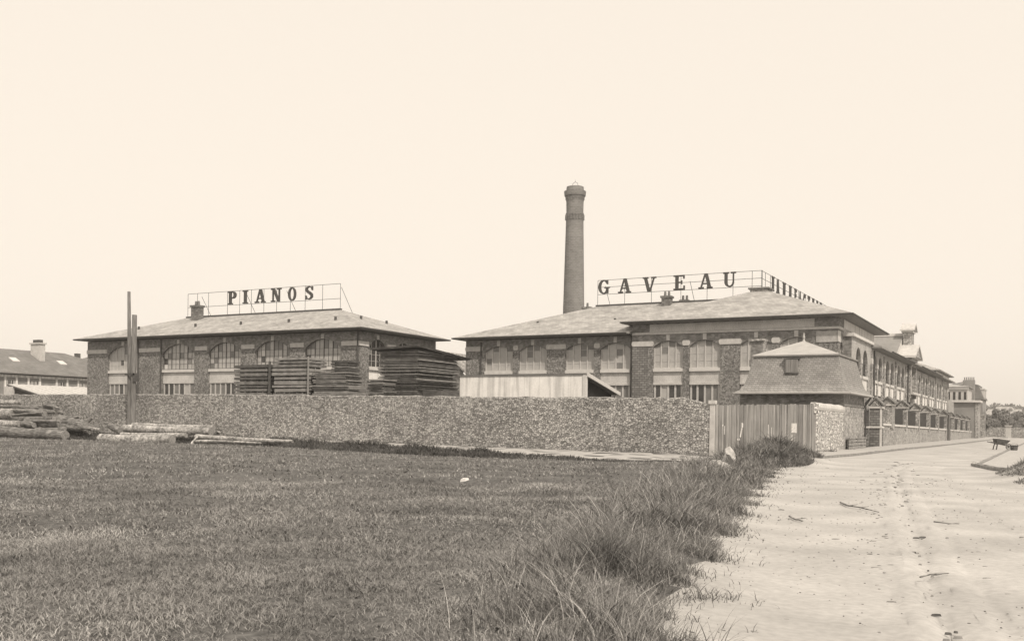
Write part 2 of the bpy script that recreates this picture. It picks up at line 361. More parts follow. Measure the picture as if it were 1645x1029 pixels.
def window(F, root, a0, a1, zsill, zs, zc, cols, rws, d=.24, mull=.11, style='grey', thick=2, framemat=None):
    """arched window: panes; sub-parts frame and sill"""
    inset = .05; pts = arch(a0, a1, zs, zc, 24)
    def top(x):
        for (p, q), (p2, q2) in zip(pts, pts[1:]):
            if p - 1e-6 <= x <= p2 + 1e-6: return q + (q2 - q) * (x - p) / (p2 - p)
        return zs
    mb = MB(); xs = np.linspace(a0, a1, cols + 1); rows = list(np.linspace(zsill, zs, rws + 1))
    for c in range(cols):
        for r in range(rws):
            q = random.random(); mi = 0
            if style == 'grey':
                mi = 0 if q < .95 else 1
                if r == rws - 1 and c in (1, 2) and random.random() < .5: mi = 1
            elif style == 'mixed': mi = 0 if q < .86 else (1 if q < .94 else (2 if q < .965 else 3))
            elif style == 'dark': mi = 2 if q < .72 else 1
            elif style == 'lower': mi = 1 if q < .45 else (2 if q < .8 else 0)
            mb.poly([F(xs[c], d, rows[r]), F(xs[c + 1], d, rows[r]), F(xs[c + 1], d, rows[r + 1]), F(xs[c], d, rows[r + 1])], mi)
        if zc > zs + .01:
            sub = np.linspace(xs[c], xs[c + 1], 5); mi = {'grey': random.choice((0, 1)), 'mixed': random.choice((0, 0, 1)), 'dark': 2, 'lower': 1}[style]
            mb.poly([F(xs[c], d, zs), F(xs[c + 1], d, zs)] + [F(x, d, top(x)) for x in sub[::-1]], mi)
    w = obj('window', mb, [M_pane, M_panedull, M_panedark, M_panewhite], root)
    fb = MB()
    for c in range(cols + 1):
        wide = mull if (c % thick == 0) else .035
        x = min(max(xs[c], a0 + wide / 2), a1 - wide / 2); F.box(fb, x - wide / 2, x + wide / 2, d - (.07 if c % thick == 0 else .03), d - .004, zsill, top(xs[c]) if 0 < c < cols else zs)
    for r in range(1, rws + 1):
        F.box(fb, a0, a1, d - .025, d - .003, rows[r] - .012, rows[r] + .012)
    F.box(fb, a0, a1, d - .08, d - .003, zsill, zsill + .07)
    obj('frame', fb, framemat or M_frame, root, parent=None).parent = w
    return w
def sub(name, mb, mats, root, part, smooth=False):
    o = obj(name, mb, mats, root, smooth=smooth); o.parent = part; return o
def panel_and_sill(F, root, a0, a1, zp0, zp1, zsl, win, d=.12, pmat=None):
    mb = MB(); F.box(mb, a0 + .001, a1 - .001, d, d + .2, zp0, zp1); obj('wall_panel', mb, pmat or M_plaster, root)
    mb = MB(); F.box(mb, a0 - .05 if False else a0 + .002, a1 - .002, -.06, d + .19, zp1 + .001, zsl); sub('sill', mb, M_sill, root, win)
def block(F, root, a0, a1, z0, z1, out=.07, ch=.12, name='capital', m_=None):
    """dressed stone block with chamfered ends"""
    r = [(a0, z0 + ch), (a0 + ch * .8, z0), (a1 - ch * .8, z0), (a1, z0 + ch), (a1, z1 - ch), (a1 - ch * .8, z1), (a0 + ch * .8, z1), (a0, z1 - ch)]
    mb = MB(); mb.hexa([F(a, .05, z) for a, z in r], [F(a, -out, z) for a, z in r]); return obj(name, mb, m_ or M_stone, root)
def hiproof(mb, x0, x1, y0, y1, ze, rx0, rx1, ry0, ry1, zr, th=.16, cap=True):
    """hip roof over a rectangle; ridge from (rx0,ry0) to (rx1,ry1); fascia and soffit"""
    e = [(x0, y0), (x1, y0), (x1, y1), (x0, y1)]; T = [(x, y, ze) for x, y in e]; B = [(x, y, ze - th) for x, y in e]
    r = [(rx0, ry0, zr), (rx1, ry0, zr), (rx1, ry1, zr), (rx0, ry1, zr)]
    for k in range(4):
        a, b = k, (k + 1) % 4
        if (Vector(r[a]) - Vector(r[b])).length < 1e-4: mb.poly([T[a], T[b], r[a]], 0)
        else: mb.poly([T[a], T[b], r[b], r[a]], 0)
        mb.poly([B[a], B[b], T[b], T[a]], 1)
    mb.poly(B, 1)
    if rx0 < rx1 and ry0 < ry1: mb.poly(r, 0)
def gutter(mb, pts, r=.075):
    mb.tube(pts, [r] * len(pts), 6)
def chimney_stack(root, part, x, y, z0, z1, w, dpt, pots=2, name='chimney', m_=None):
    mb = MB(); mb.box(x - w / 2, x + w / 2, y - dpt / 2, y + dpt / 2, z0, z1 - .2)
    mb.box(x - w / 2 - .1, x + w / 2 + .1, y - dpt / 2 - .1, y + dpt / 2 + .1, z1 - .198, z1)
    for k in range(pots):
        px = x + (k - (pots - 1) / 2) * .38; mb.tube([(px, y, z1 + .001), (px, y, z1 + .45)], [.14, .11], 8, 1)
    return sub(name, mb, [m_ or M_brickpier, M_tiledark], root, part)

# ---- left works building
PY = 71.0; PX0, PX1 = -89.4, -53.9
pia = thing('factory_building', 'low hip-roofed brick works on the left behind the stone wall, under the PIANOS roof sign', 'factory', (-71.6, 77.3, 0), None)
F1 = Face(True, PY); FS = Face(False, PX1)
bays = [(-86.2, -81.87), (-78.31, -73.94), (-72.01, -67.84), (-66.0, -61.84), (-60.06, -55.97)]
mb = MB(); facade(mb, F1, PX0, PX1, -.2, 9.55, bays, 8.12, 8.98)
sb = [(72.45, 75.0), (76.6, 79.2), (80.6, 82.0)]
facade(mb, FS, PY, 83.4, -.2, 9.55, sb, 8.2, 8.98)
mb.poly([(PX0, PY, -.2), (PX0, 83.4, -.2), (PX0, 83.4, 9.55), (PX0, PY, 9.55)], 0); mb.poly([(PX0, 83.4, -.2), (PX1, 83.4, -.2), (PX1, 83.4, 9.55), (PX0, 83.4, 9.55)], 0)
obj('wall', mb, [M_mill, M_brick], pia)
for k, (a, b) in enumerate(bays):
    w = window(F1, pia, a, b, 6.46, 8.12, 8.98, 8, 3, style='mixed', mull=.05, thick=2, framemat=M_frame if k == 0 else M_framedark)
    panel_and_sill(F1, pia, a, b, 5.1, 6.2, 6.46, w)
    w = window(F1, pia, a + .05, b - .05, 1.6, 5.08, 5.08, 6, 2, style='lower', mull=.13, thick=1)
for k, (a, b) in enumerate(sb):
    w = window(FS, pia, a, b, 6.46, 8.2, 8.98, 4, 3, style='dark', mull=.09)
    panel_and_sill(FS, pia, a, b, 5.1, 6.2, 6.46, w, pmat=M_white)  # side panels whiter than the front ones, sun painted into the colour
mb = MB()
for a, b in ((PX0 - .03, -86.35), (-81.6, -78.5), (-73.8, -72.15), (-67.75, -66.1), (-61.75, -60.15), (-55.85, PX1 - .07)): block(F1, pia, a, b, 8.28, 8.68, .09, .03)
block(FS, pia, PY - .09, 72.3, 8.28, 8.68, .09, .03); block(FS, pia, 75.1, 76.5, 8.28, 8.68, .09, .03)
for a, b in bays:
    mb = MB(); c = (a + b) / 2; F1.box(mb, c - .17, c + .17, -.05, .1, 9.0, 9.42); obj('keystone', mb, M_stone, pia)
mb = MB(); FS.box(mb, 73.55, 73.9, -.05, .1, 9.0, 9.42); obj('keystone', mb, M_stone, pia)
mb = MB(); hiproof(mb, PX0 - .95, PX1 + .95, PY - .95, 84.4, 9.82, -81.5, -61.0, 77.25, 77.25, 12.4)
roof = obj('roof', mb, [M_tile, M_eave], pia)
mb = MB(); mb.box(-81.6, -60.9, 77.1, 77.4, 12.34, 12.52); sub('ridge_cap', mb, M_iron, pia, roof)
mb = MB(); gutter(mb, [(PX0 - 1, PY - 1, 9.74), (PX1 + 1, PY - 1, 9.74), (PX1 + 1, 84.5, 9.74)]); sub('gutter', mb, M_iron, pia, roof)
chimney_stack(pia, roof, -79.0, 76.2, 11.4, 13.5, 1.0, .8)
for px, py in ((223, 529), (314, 525), (387, 520), (464, 517), (539, 515), (580, 516), (621, 524)):
    # little vent pipes standing out of the tiles
    Yv = 73.0
    if px > 560: Yv = 75.5 if px < 600 else 79.0
    p = atY(px, py, Yv); ze = 9.82 + (Yv - 70.05) / 7.2 * 2.58
    if px > 560: ze = 9.82 + (PX1 + .95 - p[0]) / 8.05 * 2.58
    mb = MB(); mb.tube([(p[0], Yv, ze - .1), (p[0], Yv, ze + .3)], [.12, .12], 8); sub('roof_vent', mb, M_iron, pia, roof)
for x in (PX1 - .12, -78.45, -81.7): mb = MB(); mb.tube([(x, PY - .1, .2), (x, PY - .1, 9.5)], [.07, .07], 6); obj('downpipe', mb, M_iron, pia)

# ---- right works building (main front, corner pavilion, long street wing)
gav = thing('factory_building', 'large L-shaped brick works at the street corner, under the GAVEAU roof sign', 'factory', (-30, 92, 0))
GY = 82.9; GX0, GXP = -50.1, -32.75; PVX = -15.13
F2 = Face(True, GY); F3_ = Face(True, GY - .35); FV = Face(False, PVX)
b1 = [(-47.98, -44.94), (-44.26, -41.33), (-39.41, -36.59), (-35.93, -33.05)]
b2 = [(-30.76, -28.07), (-27.48, -24.78), (-23.08, -20.4), (-19.78, -17.11)]
mb = MB(); facade(mb, F2, GX0, GXP, -.2, 9.5, b1, 8.35, 8.88)
mb.poly([(GX0, GY, -.2), (GX0, 101, -.2), (GX0, 101, 9.5), (GX0, GY, 9.5)], 0)
facade(mb, F3_, GXP, PVX, -.2, 10.5, b2, 8.38, 8.9)
mb.poly([(GXP, GY - .35, -.2), (GXP, GY + .1, -.2), (GXP, GY + .1, 10.5), (GXP, GY - .35, 10.5)], 1)
mb.poly([(GXP, GY, 9.4), (GXP, 100.5, 9.4), (GXP, 100.5, 10.5), (GXP, GY, 10.5)], 1)
facade(mb, FV, GY - .35, 84.9, -.2, 10.5, [(83.35, 84.5)], 7.9, 8.5)
mb.poly([(PVX, 84.9, -.2), (PVX, 100.6, -.2), (PVX, 100.6, 10.5), (PVX, 84.9, 10.5)], 2)
mb.poly([(GX0, 101, -.2), (PVX, 100.6, -.2), (PVX, 100.6, 10.5), (GX0, 101, 9.5)], 0)
obj('wall', mb, [M_mill, M_brick, M_plaster], gav)
# street wing
mb = MB()
WX = -14.5; FW_ = Face(False, WX)
wb_bay = [(86.9, 89.5), (90.4, 93.0)]
wb1 = [(96.1, 98.4), (99.2, 101.5), (104.0, 106.4), (107.3, 109.7), (112.2, 114.6), (115.6, 118.0)]
wbc = [(121.6, 123.9)]
wb2 = [(128.0, 130.3), (131.1, 133.4), (136.0, 138.3), (139.1, 141.4), (144.2, 146.5), (147.3, 149.6)]
wb3 = [(153.6, 156.0), (157.2, 159.6), (162.6, 165), (166.4, 168.8)]
zsW, zcW, slW = 7.1, 8.25, 5.95
facade(mb, FW_, 84.9, 95.0, -.2, 9.05, wb_bay, zsW + .1, zcW + .1)
mb.poly([(WX, 84.9, -.2), (PVX, 84.9, -.2), (PVX, 84.9, 9.05), (WX, 84.9, 9.05)], 2)
facade(mb, FW_, 95.0, 119.3, -.2, 8.75, wb1, zsW, zcW)
facade(mb, FW_, 119.3, 126.6, -.2, 9.3, wbc, zsW, zcW)
facade(mb, FW_, 126.6, 151.5, -.2, 8.6, wb2, zsW - .12, zcW - .12)
facade(mb, FW_, 151.5, 172, -.2, 9.7, wb3, zsW - .12, zcW - .12)
mb.poly([(WX, 172, -.2), (-33, 172, -.2), (-33, 172, 9.5), (WX, 172, 9.5)], 0)
obj('street_wall', mb, [M_plinth, M_wing, M_brick], gav)  # street face in paler stone and brick, sunlight put into its colours
def wing_bays(F, lst, dz, root, pm):
    for a, b in lst:
        w = window(F, root, a, b, slW + dz, zsW + dz, zcW + dz, 4, 3, style='dark', mull=.07, framemat=M_framedark)
        panel_and_sill(F, root, a, b, 4.6 + dz, slW - .25 + dz, slW + dz, w, d=.06, pmat=pm)
        window(F, root, a + .05, b - .05, 1.6, 4.55 + dz, 4.55 + dz, 4, 2, style='dark', mull=.1)
        c = (a + b) / 2
def front_bays(F, lst, root, zs, zc):
    for a, b in lst:
        w = window(F, root, a, b, 6.5, zs, zc, 4, 3, style='grey', mull=.11, thick=1)
        panel_and_sill(F, root, a, b, 5.25, 6.22, 6.5, w)
        mb = MB(); F.box(mb, a + .003, b - .003, .05, .33, 5.08, 5.249); obj('lintel', mb, M_stone, root)
        window(F, root, a + .05, b - .05, 1.6, 5.07, 5.07, 4, 2, style='lower', mull=.16, thick=1)
        mb = MB(); c = (a + b) / 2; F.box(mb, c - .16, c + .16, -.05, .1, zc + .02, 9.42); obj('keystone', mb, M_stone, root)
front_bays(F2, b1, gav, 8.35, 8.88); front_bays(F3_, b2, gav, 8.38, 8.9)
wing_bays(FW_, wb_bay, .1, gav, M_white); wing_bays(FW_, wb1, 0, gav, M_white); wing_bays(FW_, wbc, 0, gav, M_white)  # wing panels whitened, the sun on this side put into their colour
wing_bays(FW_, wb2, -.12, gav, M_white); wing_bays(FW_, wb3, -.12, gav, M_white)
w = window(FV, gav, 83.35, 84.5, 6.4, 7.9, 8.5, 2, 3, style='dark')
mb = MB()
for a, b in ((GX0 - .04, -48.2), (-44.85, -44.35), (-41.4, -39.35), (-36.55, -35.97)): block(F2, gav, a, b, 8.46, 8.9, .07, .1)
for a, b in ((GXP - .02, -30.72), (-28.12, -27.43), (-24.9, -22.95), (-20.45, -19.73)): block(F3_, gav, a, b, 8.46, 8.92, .07, .13)
block(F3_, gav, -16.85, PVX - .1, 8.42, 9.3, .07, .02, m_=M_path); block(FV, gav, GY - .43, 83.3, 8.42, 9.3, .07, .02)
def piece(name, F, m_, root, *b):
    mb = MB(); F.box(mb, *b); return obj(name, mb, m_, root)
piece('cornice', FV, M_stone, gav, GY - .35, 84.69, -.11, .02, 9.46, 9.66); piece('cornice', F3_, M_stone, gav, GXP + .02, PVX + .109, -.11, .02, 9.47, 9.655)
mb = MB(); FW_.box(mb, 84.885, 95.1, -.22, .05, 9.052, 9.3); mb.box(PVX - .02, WX + .22, 84.7, 84.88, 9.05, 9.31); obj('cornice', mb, M_sill, gav)
piece('cornice', FW_, M_stone, gav, 152, 172, -.2, .02, 9.0, 9.2)
piece('wall_panel', F3_, M_plaster, gav, -31.1, -17.0, -.05, .02, 9.68, 10.36)
piece('wall_panel', FV, M_white, gav, 84.9, 100.4, -.04, .02, 9.68, 10.4); piece('wall_panel', FW_, M_white, gav, 152.2, 171.8, -.04, .02, 9.22, 9.65)  # attic panels whiter than on the front, sunlight painted in
piece('brick_pier', F3_, M_brickpier, gav, -32.72, -31.25, -.03, .02, -.2, 8.45)
# pilasters and stone imposts along the wing
for y in (95.0, 102.7, 111.0, 119.2, 126.6, 134.6, 142.8, 151.4, 160.9, 170.5):
    pq = piece('pilaster', FW_, M_plinth, gav, y - .36, y + .36, -.09, .02, -.2, 8.5 if y < 151 else 8.9)
    mc = MB(); FW_.box(mc, y - .42, y + .42, -.13, .02, 7.35, 7.85); sub('impost', mc, M_stone, gav, pq)
for lst in (wb_bay, wb1, wb2, wb3):
    for k in range(0, len(lst), 2):
        c = (lst[k][1] + lst[k + 1][0]) / 2; piece('impost', FW_, M_stone, gav, c - .3, c + .3, -.05, .02, 7.1, 7.45)
for P_ in ([(WX + .18, 95.6, .2), (WX + .18, 95.6, 8.6)], [(WX + .18, 119.8, .2), (WX + .18, 119.8, 8.6)], [(GXP - .15, GY - .12, .2), (GXP - .15, GY - .12, 9.3), (GXP - .1, GY - .7, 9.6)], [(-48.35, GY - .1, .2), (-48.35, GY - .1, 9.3)]):
    mb = MB(); mb.tube(P_, [.08] * len(P_), 6); obj('downpipe', mb, M_iron, gav)
# roofs
mb = MB(); hiproof(mb, GX0 - .95, GXP - .04, 81.95, 102, 9.75, -40.2, -25, 92, 92, 13.4)
hiproof(mb, -24.5, -13.6, 95, 173, 8.95, -24.5, -23.7, 96, 165, 13.3)
roof = obj('roof', mb, [M_tile, M_eave], gav)
mb = MB(); hiproof(mb, GXP - .75, -13.95, 81.7, 101.3, 10.62, -24.6, -22.8, 90.6, 92.4, 13.85)
obj('roof', mb, [M_tile, M_eave], gav)
mb = MB(); mb.box(-24.5, -22.9, 90.7, 92.3, 13.7, 14.1, 1); mb.box(-24.65, -22.75, 90.55, 92.45, 14.101, 14.25, 0); sub('roof_cap', mb, [M_tiledark, M_plinth], gav, roof)
mb = MB(); hiproof(mb, -33, -13.85, 151.3, 173.2, 9.85, -24.5, -22.9, 162, 162.6, 13.2); obj('roof', mb, [M_tile, M_eave], gav)
mb = MB(); mb.box(-40.4, -25, 91.85, 92.15, 13.36, 13.52); sub('ridge_cap', mb, M_iron, gav, roof)
mb = MB(); gutter(mb, [(GXP - .8, 81.62, 10.55), (-13.87, 81.62, 10.55), (-13.87, 101.3, 10.55)]); gutter(mb, [(GX0 - 1, 81.87, 9.67), (GXP - .3, 81.87, 9.67)])
gutter(mb, [(-13.52, 101.5, 8.87), (-13.52, 119.4, 8.87)]); gutter(mb, [(-13.52, 126.6, 8.87), (-13.52, 151.2, 8.87)])
sub('gutter', mb, M_iron, gav, roof)
chimney_stack(gav, roof, -32.65, 91.2, 12.6, 13.95, .85, .8, 2); chimney_stack(gav, roof, -31.3, 92.5, 12.9, 13.65, .7, .7, 2)
chimney_stack(gav, roof, -43.6, 97, 11.2, 14.0, .8, .8, 1)
for px, py, Yv in ((864, 518, 86.5), (988, 513, 86.5), (1125, 493, 86.5), (1265, 486, 88.0)):
    p = atY(px, py, Yv); mb = MB(); mb.tube([(p[0], Yv, p[2] - .6), (p[0], Yv, p[2] + .12)], [.13, .13], 8); sub('roof_vent', mb, M_iron, gav, roof)
# central frontispiece on the street: cross roof, pedimented gable and tall gabled stack
mb = MB()
mb.poly([(-22, 118.6, 9.9), (-15.4, 118.6, 9.9), (-15.4, 124, 12.35), (-22, 124, 12.35)], 0); mb.poly([(-22, 129.4, 9.9), (-15.4, 129.4, 9.9), (-15.4, 124, 12.35), (-22, 124, 12.35)], 0)
mb.poly([(-15.4, 118.6, 9.9), (-15.4, 129.4, 9.9), (-15.4, 124, 12.35)], 1)
obj('cross_roof', mb, [M_dull, M_plaster], gav)  # slopes darker than the other roofs, shade put into the colour
mb = MB(); mb.box(-22, -15.3, 123.75, 124.25, 12.3, 12.6); obj('ridge_cap', mb, M_sill, gav)
def gablecap(mb, x0, x1, y0, y1, z0, z1, mi=0, th=.18):
    yc = (y0 + y1) / 2
    for ya in (y0, y1):
        mb.hexa([(x0, ya, z0 - th), (x1, ya, z0 - th), (x1, ya, z0), (x0, ya, z0)], [(x0, yc, z1 - th), (x1, yc, z1 - th), (x1, yc, z1), (x0, yc, z1)], mi)
    mb.poly([(x1 - .12, y0 + .2, z0 - .1), (x1 - .12, y1 - .2, z0 - .1), (x1 - .12, yc, z1 - .2)], mi + 1)
    mb.poly([(x0 + .12, y0 + .2, z0 - .1), (x0 + .12, y1 - .2, z0 - .1), (x0 + .12, yc, z1 - .2)], mi + 1)
mb = MB(); mb.box(-15.3, -14.35, 122.9, 125.0, 9.5, 12.75, 1); gablecap(mb, -15.6, -14.0, 122.4, 125.5, 12.95, 13.75, 0); mb.box(-15.45, -14.2, 122.7, 125.2, 12.6, 12.8, 0)
obj('gable_stack', mb, [M_stone, M_plinth], gav)
mb = MB(); mb.box(-16.4, -14.0, 120.3, 125.7, 8.6, 9.6, 1); gablecap(mb, -16.6, -13.5, 119.6, 126.4, 9.75, 11.2, 0, .25); mb.box(-16.5, -13.75, 120.0, 126.0, 9.55, 9.75, 0)
FW_.box(mb, 120.2, 120.9, -.42, -.02, 5.0, 8.6, 1); FW_.box(mb, 125.0, 125.7, -.42, -.02, 5.0, 8.6, 1); FW_.box(mb, 120.3, 125.6, -.7, -.02, 5.4, 5.65, 0)
obj('pediment', mb, [M_stone, M_plinth], gav)

# ---- factory chimney
ch = thing('factory_chimney', 'tall tapering round brick smokestack rising behind the right works roof', 'smokestack', (-51.3, 110, 0))
c = (-51.28, 110)
def ring(z0, z1, r0, r1, mi=0, n=32): mb.tube([(*c, z0), (*c, z1)], [r0, r1], n, mi)
mb = MB(); ring(-.2, 26.9, 1.62, 1.05); obj('shaft', mb, M_chim, ch, smooth=False)
mb = MB(); ring(26.9, 27.1, 1.11, 1.11, 0); ring(27.1, 28.6, 1.03, 1.06); ring(28.6, 28.75, 1.09, 1.09, 0); ring(28.75, 29.2, 1.08, 1.22); ring(29.2, 29.75, 1.28, 1.34); ring(29.75, 30.3, 1.08, 1.04)
for k in range(20):
    a = 2 * math.pi * k / 20; x, y = c[0] + 1.09 * math.cos(a), c[1] + 1.09 * math.sin(a)
    mb.box(x - .07, x + .07, y - .07, y + .07, 26.3, 26.9, 0); mb.box(x * 1 - .06, x + .06, y - .06, y + .06, 28.76, 29.2, 0)
obj('crown', mb, [M_chim, M_plinth], ch)
mb = MB(); mb.tube([(c[0] - .4, c[1], 30.3), (c[0] - .33, c[1], 30.75), (c[0], c[1], 30.95), (c[0] + .33, c[1], 30.75), (c[0] + .4, c[1], 30.3)], [.025] * 5, 5); mb.tube([(*c, 30.9), (*c, 31.2)], [.02, .015], 5)
obj('lightning_rod', mb, M_iron, ch)

# ------------------------------------------------------------------ roof signs: slab-serif letters
def glyph(chr_):
    """strokes in a unit-high box: lists of ribbons [(x, y, width)...] or quads"""
    T, t, s = .19, .085, .10                                    # thick stem, thin stroke, serif height
    q = lambda x0, y0, x1, y1: ('q', [(x0, y0), (x1, y0), (x1, y1), (x0, y1)])
    sl_ = lambda xb, xt, w, y0=0, y1=1: ('q', [(xb - w / 2, y0), (xb + w / 2, y0), (xt + w / 2, y1), (xt - w / 2, y1)])
    def serif(x, y, w=.19): return q(x - w, 0 if y == 0 else 1 - s, x + w, s if y == 0 else 1)
    def arcp(cx, cy, rx, ry, a0, a1, wf, n=16): return ('r', [(cx + rx * math.cos(rad(a)), cy + ry * math.sin(rad(a)), wf(a)) for a in np.linspace(a0, a1, n)])
    fat = lambda a: t + (T - t) * abs(math.cos(rad(a))) ** 1.3
    if chr_ == 'I': return .44, [q(.22 - T / 2, s, .22 + T / 2, 1 - s), serif(.22, 0), serif(.22, 1)]
    if chr_ == 'P': return .66, [q(.2 - T / 2, s, .2 + T / 2, 1 - s), serif(.2, 0), q(0, 1 - s, .4, 1), q(.3, .44, .4, .53), arcp(.38, .72, .2, .235, -90, 90, fat)]
    if chr_ == 'R': return .78, [q(.2 - T / 2, s, .2 + T / 2, 1 - s), serif(.2, 0), q(0, 1 - s, .4, 1), q(.3, .46, .42, .55), arcp(.4, .74, .19, .215, -90, 90, fat), sl_(.6, .42, T, s, .46), q(.5, 0, .78, s)]
    if chr_ == 'F': return .66, [q(.2 - T / 2, s, .2 + T / 2, 1 - s), serif(.2, 0), q(0, 1 - s, .64, 1), q(.56, .74, .64, 1 - s), q(.3, .46, .46, .55), q(.44, .38, .52, .63)]
    if chr_ == 'E': return .70, [q(.2 - T / 2, s, .2 + T / 2, 1 - s), q(0, 0, .68, s), q(0, 1 - s, .66, 1), q(.58, .74, .66, 1 - s), q(.6, s, .68, .28), q(.3, .46, .46, .55), q(.44, .38, .52, .63)]
    if chr_ == 'A': return .86, [sl_(.16, .40, t, s, 1), sl_(.66, .45, T, s, 1), q(.25, .28, .58, .37), q(0, 0, .32, s), q(.5, 0, .84, s)]
    if chr_ == 'V': return .86, [sl_(.40, .19, T, 0, 1 - s), sl_(.46, .69, t, 0, 1 - s), q(.02, 1 - s, .36, 1), q(.54, 1 - s, .84, 1)]
    if chr_ == 'N': return .84, [q(.12, s, .2, 1 - s), q(.64, 0, .72, 1 - s), sl_(.64, .2, T, 0, 1), q(.0, 0, .32, s), q(.52, 1 - s, .84, 1), q(0, 1 - s, .1, 1)]
    if chr_ == 'M': return 1.0, [q(.12, s, .2, 1 - s), q(.72, s, .9, 1 - s), sl_(.48, .22, T, .1, 1), sl_(.5, .76, t, .1, 1), q(0, 0, .32, s), q(.62, 0, 1.0, s), q(0, 1 - s, .12, 1), q(.86, 1 - s, 1, 1)]
    if chr_ == 'U': return .82, [q(.2 - T / 2, .34, .2 + T / 2, 1 - s), q(.62, .34, .70, 1 - s), q(.02, 1 - s, .38, 1), q(.5, 1 - s, .82, 1), arcp(.43, .35, .23, .30, 180, 360, lambda a: T * (.5 + .5 * math.cos(rad(a - 180)) ** 2) if a < 270 else t * 1.1 + .0)]
    if chr_ == 'O': return .78, [arcp(.39, .5, .29, .455, 0, 360, fat, 33)]
    if chr_ == 'C': return .76, [arcp(.40, .5, .29, .455, 42, 318, fat, 26), q(.6, .68, .7, .97), q(.62, .1, .68, .3)]
    if chr_ == 'G': return .82, [arcp(.40, .5, .29, .455, 42, 318, fat, 26), q(.6, .68, .7, .97), q(.56, .04, .72, .40), q(.44, .40, .82, .48)]
    if chr_ == 'S': return .66, [('r', [(.56, .76, .09), (.5, .90, .09), (.34, .95, .09), (.17, .89, .13), (.13, .74, .17), (.22, .6, .19), (.38, .49, .2), (.51, .37, .19), (.53, .22, .16), (.45, .1, .12), (.3, .05, .09), (.15, .1, .09), (.09, .26, .09)]), q(.53, .68, .6, .97), q(.05, .03, .12, .32)]
    if chr_ == 'T': return .74, [q(.37 - T / 2, s, .37 + T / 2, 1 - s), serif(.37, 0), q(.02, 1 - s, .72, 1), q(.02, .72, .1, 1 - s), q(.64, .72, .72, 1 - s)]
def letter(root, chr_, F, a0, width, z, hgt, th=.10):
    adv, parts = glyph(chr_); mb = MB(); sx = width / adv
    for k, (ty, pts) in enumerate(parts):
        f, bk = -.05 - .003 * k, th + .003 * k
        if ty == 'q':
            r = [(a0 + x * sx, z + y * hgt) for x, y in pts]; mb.hexa([F(a, bk, zz) for a, zz in r], [F(a, f, zz) for a, zz in r])
        else:
            l, r = [], []
            for i, (x, y, w) in enumerate(pts):
                p0 = pts[max(0, i - 1)]; p1 = pts[min(len(pts) - 1, i + 1)]
                if ty == 'r' and pts[0][:2] == pts[-1][:2] and i in (0, len(pts) - 1): p0, p1 = pts[-2], pts[1]
                dx, dy = p1[0] - p0[0], p1[1] - p0[1]; n = math.hypot(dx, dy) or 1; nx, ny = -dy / n * w / 2, dx / n * w / 2
                l.append((a0 + (x + nx) * sx, z + (y + ny) * hgt)); r.append((a0 + (x - nx) * sx, z + (y - ny) * hgt))
            for i in range(len(pts) - 1):
                Q = [l[i], l[i + 1], r[i + 1], r[i]]
                mb.hexa([F(a, bk, zz) for a, zz in Q], [F(a, f, zz) for a, zz in Q])
    return obj('letter', mb, M_letter, root)
def rods(F, root, pts, name='sign_frame', r=.024):
    mb = MB()
    for p, q in pts: mb.tube([F(*p), F(*q)], [r, r], 5)
    return obj(name, mb, M_iron, root)
sg = thing('roof_sign', 'openwork roof sign reading PIANOS on the left works ridge', 'sign', (-71, 77.25, 12.5))
FP = Face(True, 77.25)
for chr_, (x0, x1) in zip('PIANOS', ((366.0, 379), (389.5, 398.5), (409.5, 426.5), (435.5, 451.5), (462.8, 475.3), (489.5, 503.5))):
    a0 = atY(x0, 475, 77.25)[0]; a1 = atY(x1, 475, 77.25)[0]; letter(sg, chr_, FP, a0, a1 - a0, 13.55, 1.36)
xa, xb = -81.6, -61.1
P = [((xa, .12, 14.95), (xb, .12, 14.95)), ((xa, .12, 13.5), (xb, .12, 13.5))]
for x in (xa, -80.2, -78.6, -75.9, -74.2, -72.6, -70.9, -69.2, -67.4, -65.5, -63.3, xb): P.append(((x, .12, 12.4), (x, .12, 14.95)))
for x in (-79.6, -73.3, -67.9, xb + .1): P.append(((x, .13, 14.6), (x + .5, 1.4, 12.0)))
rods(FP, sg, P)
sg = thing('roof_sign', 'openwork roof sign reading GAVEAU above the front ridge of the right works', 'sign', (-32, 92, 13.4))
FP = Face(True, 92.0)
for chr_, (x0, x1) in zip('GAVEAU', ((961, 979.5), (993, 1014), (1032, 1054.5), (1082, 1100.5), (1122, 1145), (1161, 1182))):
    a0 = atY(x0, 460, 92)[0]; a1 = atY(x1, 460, 92)[0]; letter(sg, chr_, FP, a0, a1 - a0, 14.6, 1.42)
xa, xb = -40.3, -23.75
P = [((xa, .14, z), (xb, .14, z)) for z in (16.0, 15.3, 14.58)]
for x in (xa, -37.4, -34.6, -31.6, -29, -26.5, -24.7, xb): P.append(((x, .14, 13.4 if x < -25.1 else 14.4), (x, .14, 16.0)))
for x in (-39.5, -30.7): P.append(((x, .15, 15.4), (x + .2, 1.3, 13.1)))
rods(FP, sg, P)
sg = thing('roof_sign', 'openwork roof sign reading MANUFACTURE, seen edge-on along the street wing ridge', 'sign', (-23.7, 105, 13.4))
FP = Face(False, -23.7)
ys = [atX(px, 470, -23.7)[1] for px in (1240, 1247.5, 1257.5, 1267.7, 1276.4, 1283.8, 1290.8, 1298, 1305.2, 1312, 1317.5)]
for k, chr_ in enumerate('MANUFACTURE'):
    wdt = (ys[k + 1] - ys[k]) * .42 if k < 10 else .9
    letter(sg, chr_, FP, ys[k], min(wdt, 2.0), 14.55, 1.4, .05)
P = [((92.2, .14, z), (130, .14, z)) for z in (16.0, 15.3, 14.5)]
for y in (92.2, 93.6, 95.5, 98, 101, 104, 107.5, 111, 115, 119, 123, 127, 130): P.append(((y, .14, 13.3 if y > 93 else 14.4), (y, .14, 16.0)))
